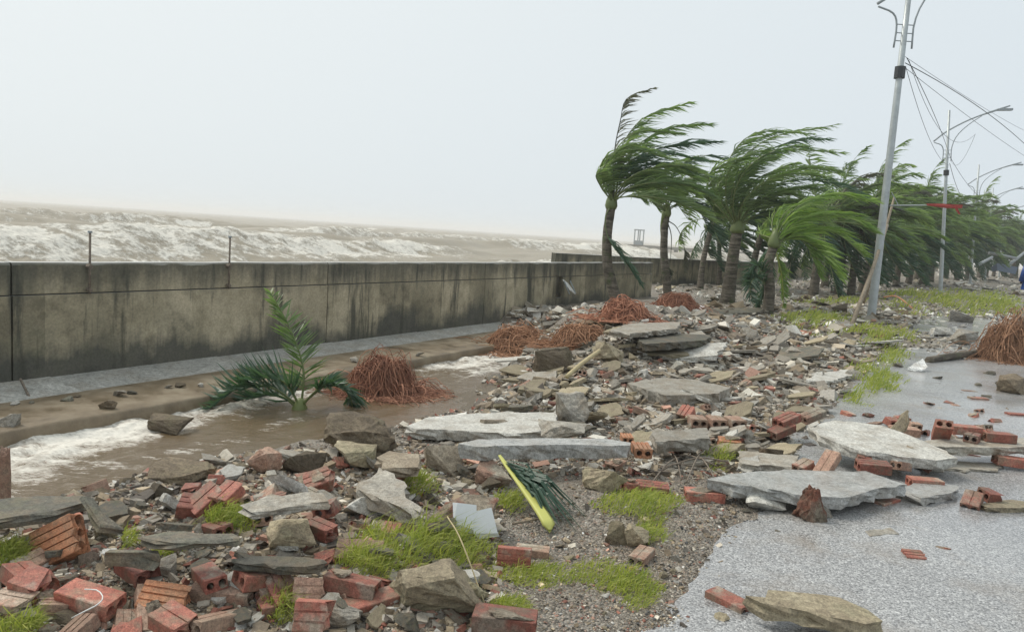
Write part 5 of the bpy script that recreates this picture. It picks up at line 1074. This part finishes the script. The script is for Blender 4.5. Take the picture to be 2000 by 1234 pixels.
sets = [chips(5200, uni(960, 1780), uni(600, 850), 13, PLATE, 21, flat=.22), chips(1500, uni(-40, 960), uni(890, 1250), 17, PAL, 22, flat=.3), chips(3500, uni(1180, 1560), uni(930, 1260), 3.6, PALD + PAL[:2], 23, .2, .5, lambda s, n, u, v: n < 1.15),
        chips(22000, uni(-40, 980), uni(885, 1260), 6.0, PAL, 1), chips(7500, uni(-40, 980), uni(885, 1260), 12, PAL, 2), chips(23000, uni(930, 1790), uni(600, 930), 5.5, PAL + PALF[:2], 3), chips(5000, uni(930, 1790), uni(600, 930), 13, PAL + PALF[:2], 4, flat=.35),
        chips(9000, uni(860, 1440), uni(900, 1260), 3.4, PAL, 5, .62), chips(2500, uni(860, 1440), uni(900, 1260), 6.5, PAL, 6, .62), chips(9000, uni(1280, 2060), uni(524, 640), 4.2, PALF, 7, -40, .4), chips(4500, uni(1600, 2060), uni(600, 720), 5.5, PALF, 8, -40, .35, lambda s, n, u, v: (n > .5) | (v < 690)),
        chips(700, uni(1300, 2060), uni(980, 1260), 3.0, PALD, 9, -9), chips(600, uni(1700, 2060), uni(700, 830), 4.0, PALD, 10, -9), chips(1800, uni(1700, 2060), uni(800, 930), 5.0, PAL, 11, -9, .5, lambda s, n, u, v: fbm(u / 60, v / 30, 2, 5) > .5),
        chips(6000, uni(300, 960), uni(775, 905), 4.5, PAL, 13, 1), chips(900, uni(300, 960), uni(775, 905), 10, PAL, 14, 1),
        chips(3500, uni(930, 1300), uni(600, 700), 5.0, PALF + PAL[:3], 12, 3)]
V, Fq, Cc, o_ = [], [], [], 0
for a, b, c in sets: V.append(a); Fq.append(b + o_); Cc.append(c); o_ += len(a)
tag(link('rubble', big_mesh('rubble', np.concatenate(V), np.concatenate(Fq), 'chips', {'col': np.concatenate(Cc)})), 'fine grit and chips of stone and brick between the larger rubble', 'rubble', kind='stuff')

# ------------------------------------------------------------------ grass
def grass(patches, name, label, seed):
    r = np.random.default_rng(seed); VV, FF, TT, o = [], [], [], 0
    for (u0, v0, ru, rv, n, hgt, lift) in patches:
        n = int(n * .75); a = r.uniform(0, 6.28, n); q = r.random(n) ** .62 * 1.12; edge_ = .75 + .5 * fbm(np.cos(a) * 1.5 + u0, np.sin(a) * 1.5 + v0, 3, seed)
        u = u0 + 1.15 * ru * q * edge_ * np.cos(a); v = v0 + 1.15 * rv * q * edge_ * np.sin(a); p = hit(u, v)
        gs = 5.0 / max(1, p[:, 1].mean() / 6); kp = fbm(p[:, 0] * gs, p[:, 1] * gs, 3, seed + 17) + r.normal(0, .05, n) > .36 + .24 * q ** 2; u, v, q, p = u[kp], v[kp], q[kp], p[kp]; n = len(u); p[:, 2] = height(p[:, 0], p[:, 1])
        ctr = hit(u0, v0); p[:, 2] += lift * np.clip(1 - q ** 2, 0, 1)
        L = hgt * r.uniform(.5, 1.6, n) * np.where(r.random(n) < .08, 1.7, 1) * (1.1 - .5 * q); az = r.normal(.1, 1.2, n); ln = r.uniform(.15, 1.35, n)
        d = np.stack([np.cos(az) * np.sin(ln), np.sin(az) * np.sin(ln), np.cos(ln)], -1); d2 = d + np.stack([.5 * np.ones(n), .1 * np.ones(n), -.6 * np.ones(n)], -1); d2 /= np.linalg.norm(d2, axis=1)[:, None]
        wv = np.stack([-np.sin(az + 1.2), np.cos(az + 1.2), np.zeros(n)], -1) * (np.maximum(.0018, .95 * p[:, 1] / FPX) * r.uniform(.7, 1.4, n))[:, None]
        m1 = p + d * (L * .55)[:, None]; m2 = m1 + d2 * (L * .45)[:, None]
        VV.append(np.stack([p - wv, p + wv, m1 - wv * .8, m1 + wv * .8, m2], 1).reshape(-1, 3)); k = 5 * np.arange(n)[:, None] + o
        FF.append(np.concatenate([k + [0, 1, 3], k + [0, 3, 2], k + [2, 3, 4]])); TT.append(np.repeat(np.clip(r.normal(.5, .28, n) + .25 * (fbm(u / 25, v / 12, 2, 3) - .5), 0, 1), 5)); o += 5 * n
    return tag(link(name, big_mesh(name, np.concatenate(VV), np.concatenate(FF), 'grass', {'tint': np.concatenate(TT)})), label, 'grass', kind='stuff')
grass([(442, 1026, 50, 20, 1500, .07, .05), (238, 1062, 38, 16, 900, .06, .04), (18, 1092, 44, 22, 1100, .07, .03), (330, 1086, 34, 14, 600, .05, .02), (835, 1078, 112, 44, 3600, .11, .05), (700, 1112, 62, 26, 1500, .09, .05), (806, 956, 46, 26, 1300, .07, .06), (1000, 990, 46, 30, 1500, .06, .03),
       (1250, 990, 82, 30, 2600, .055, .03), (1215, 1140, 80, 44, 3000, .05, .0), (1040, 1122, 80, 26, 1500, .05, .0), (985, 1196, 42, 22, 1000, .055, .02), (552, 1194, 38, 22, 1000, .07, .04), (45, 1230, 55, 18, 900, .07, .02), (1410, 894, 36, 24, 1100, .07, .04), (1262, 1050, 40, 22, 800, .05, .02), (930, 1110, 60, 30, 700, .05, .0)],
      'grass', 'bright green grass tufts growing through the foreground rubble and gravel', 1)
grass([(1702, 748, 56, 40, 3200, .10, .05), (1670, 785, 34, 16, 900, .09, .03), (1700, 662, 74, 22, 2600, .14, .12), (1592, 632, 82, 18, 2200, .16, .10), (1640, 592, 100, 10, 1200, .15, .05), (1850, 592, 145, 26, 5200, .2, .12), (1950, 600, 70, 20, 1600, .2, .1), (1740, 700, 40, 20, 900, .1, .02), (1760, 580, 60, 14, 900, .2, .1)],
      'grass', 'windblown grass on the verge and mound around the lamp posts', 2)

# ------------------------------------------------------------------ sea haze: the air itself
m, t = new_mat('sea_haze'); pv = nd(t, 'ShaderNodeVolumePrincipled', {'Color': (.995, .997, 1, 1), 'Density': .0010, 'Anisotropy': .1}); nd(t, 'ShaderNodeOutputMaterial', {'Volume': pv.outputs[0]})
v, f = box(-5200, 5200, -100, 5200, -6.0, 11.5)
me = mesh('haze', v, f, m); tag(link('haze', me), 'thin pale spray haze filling the air', 'haze', kind='stuff')
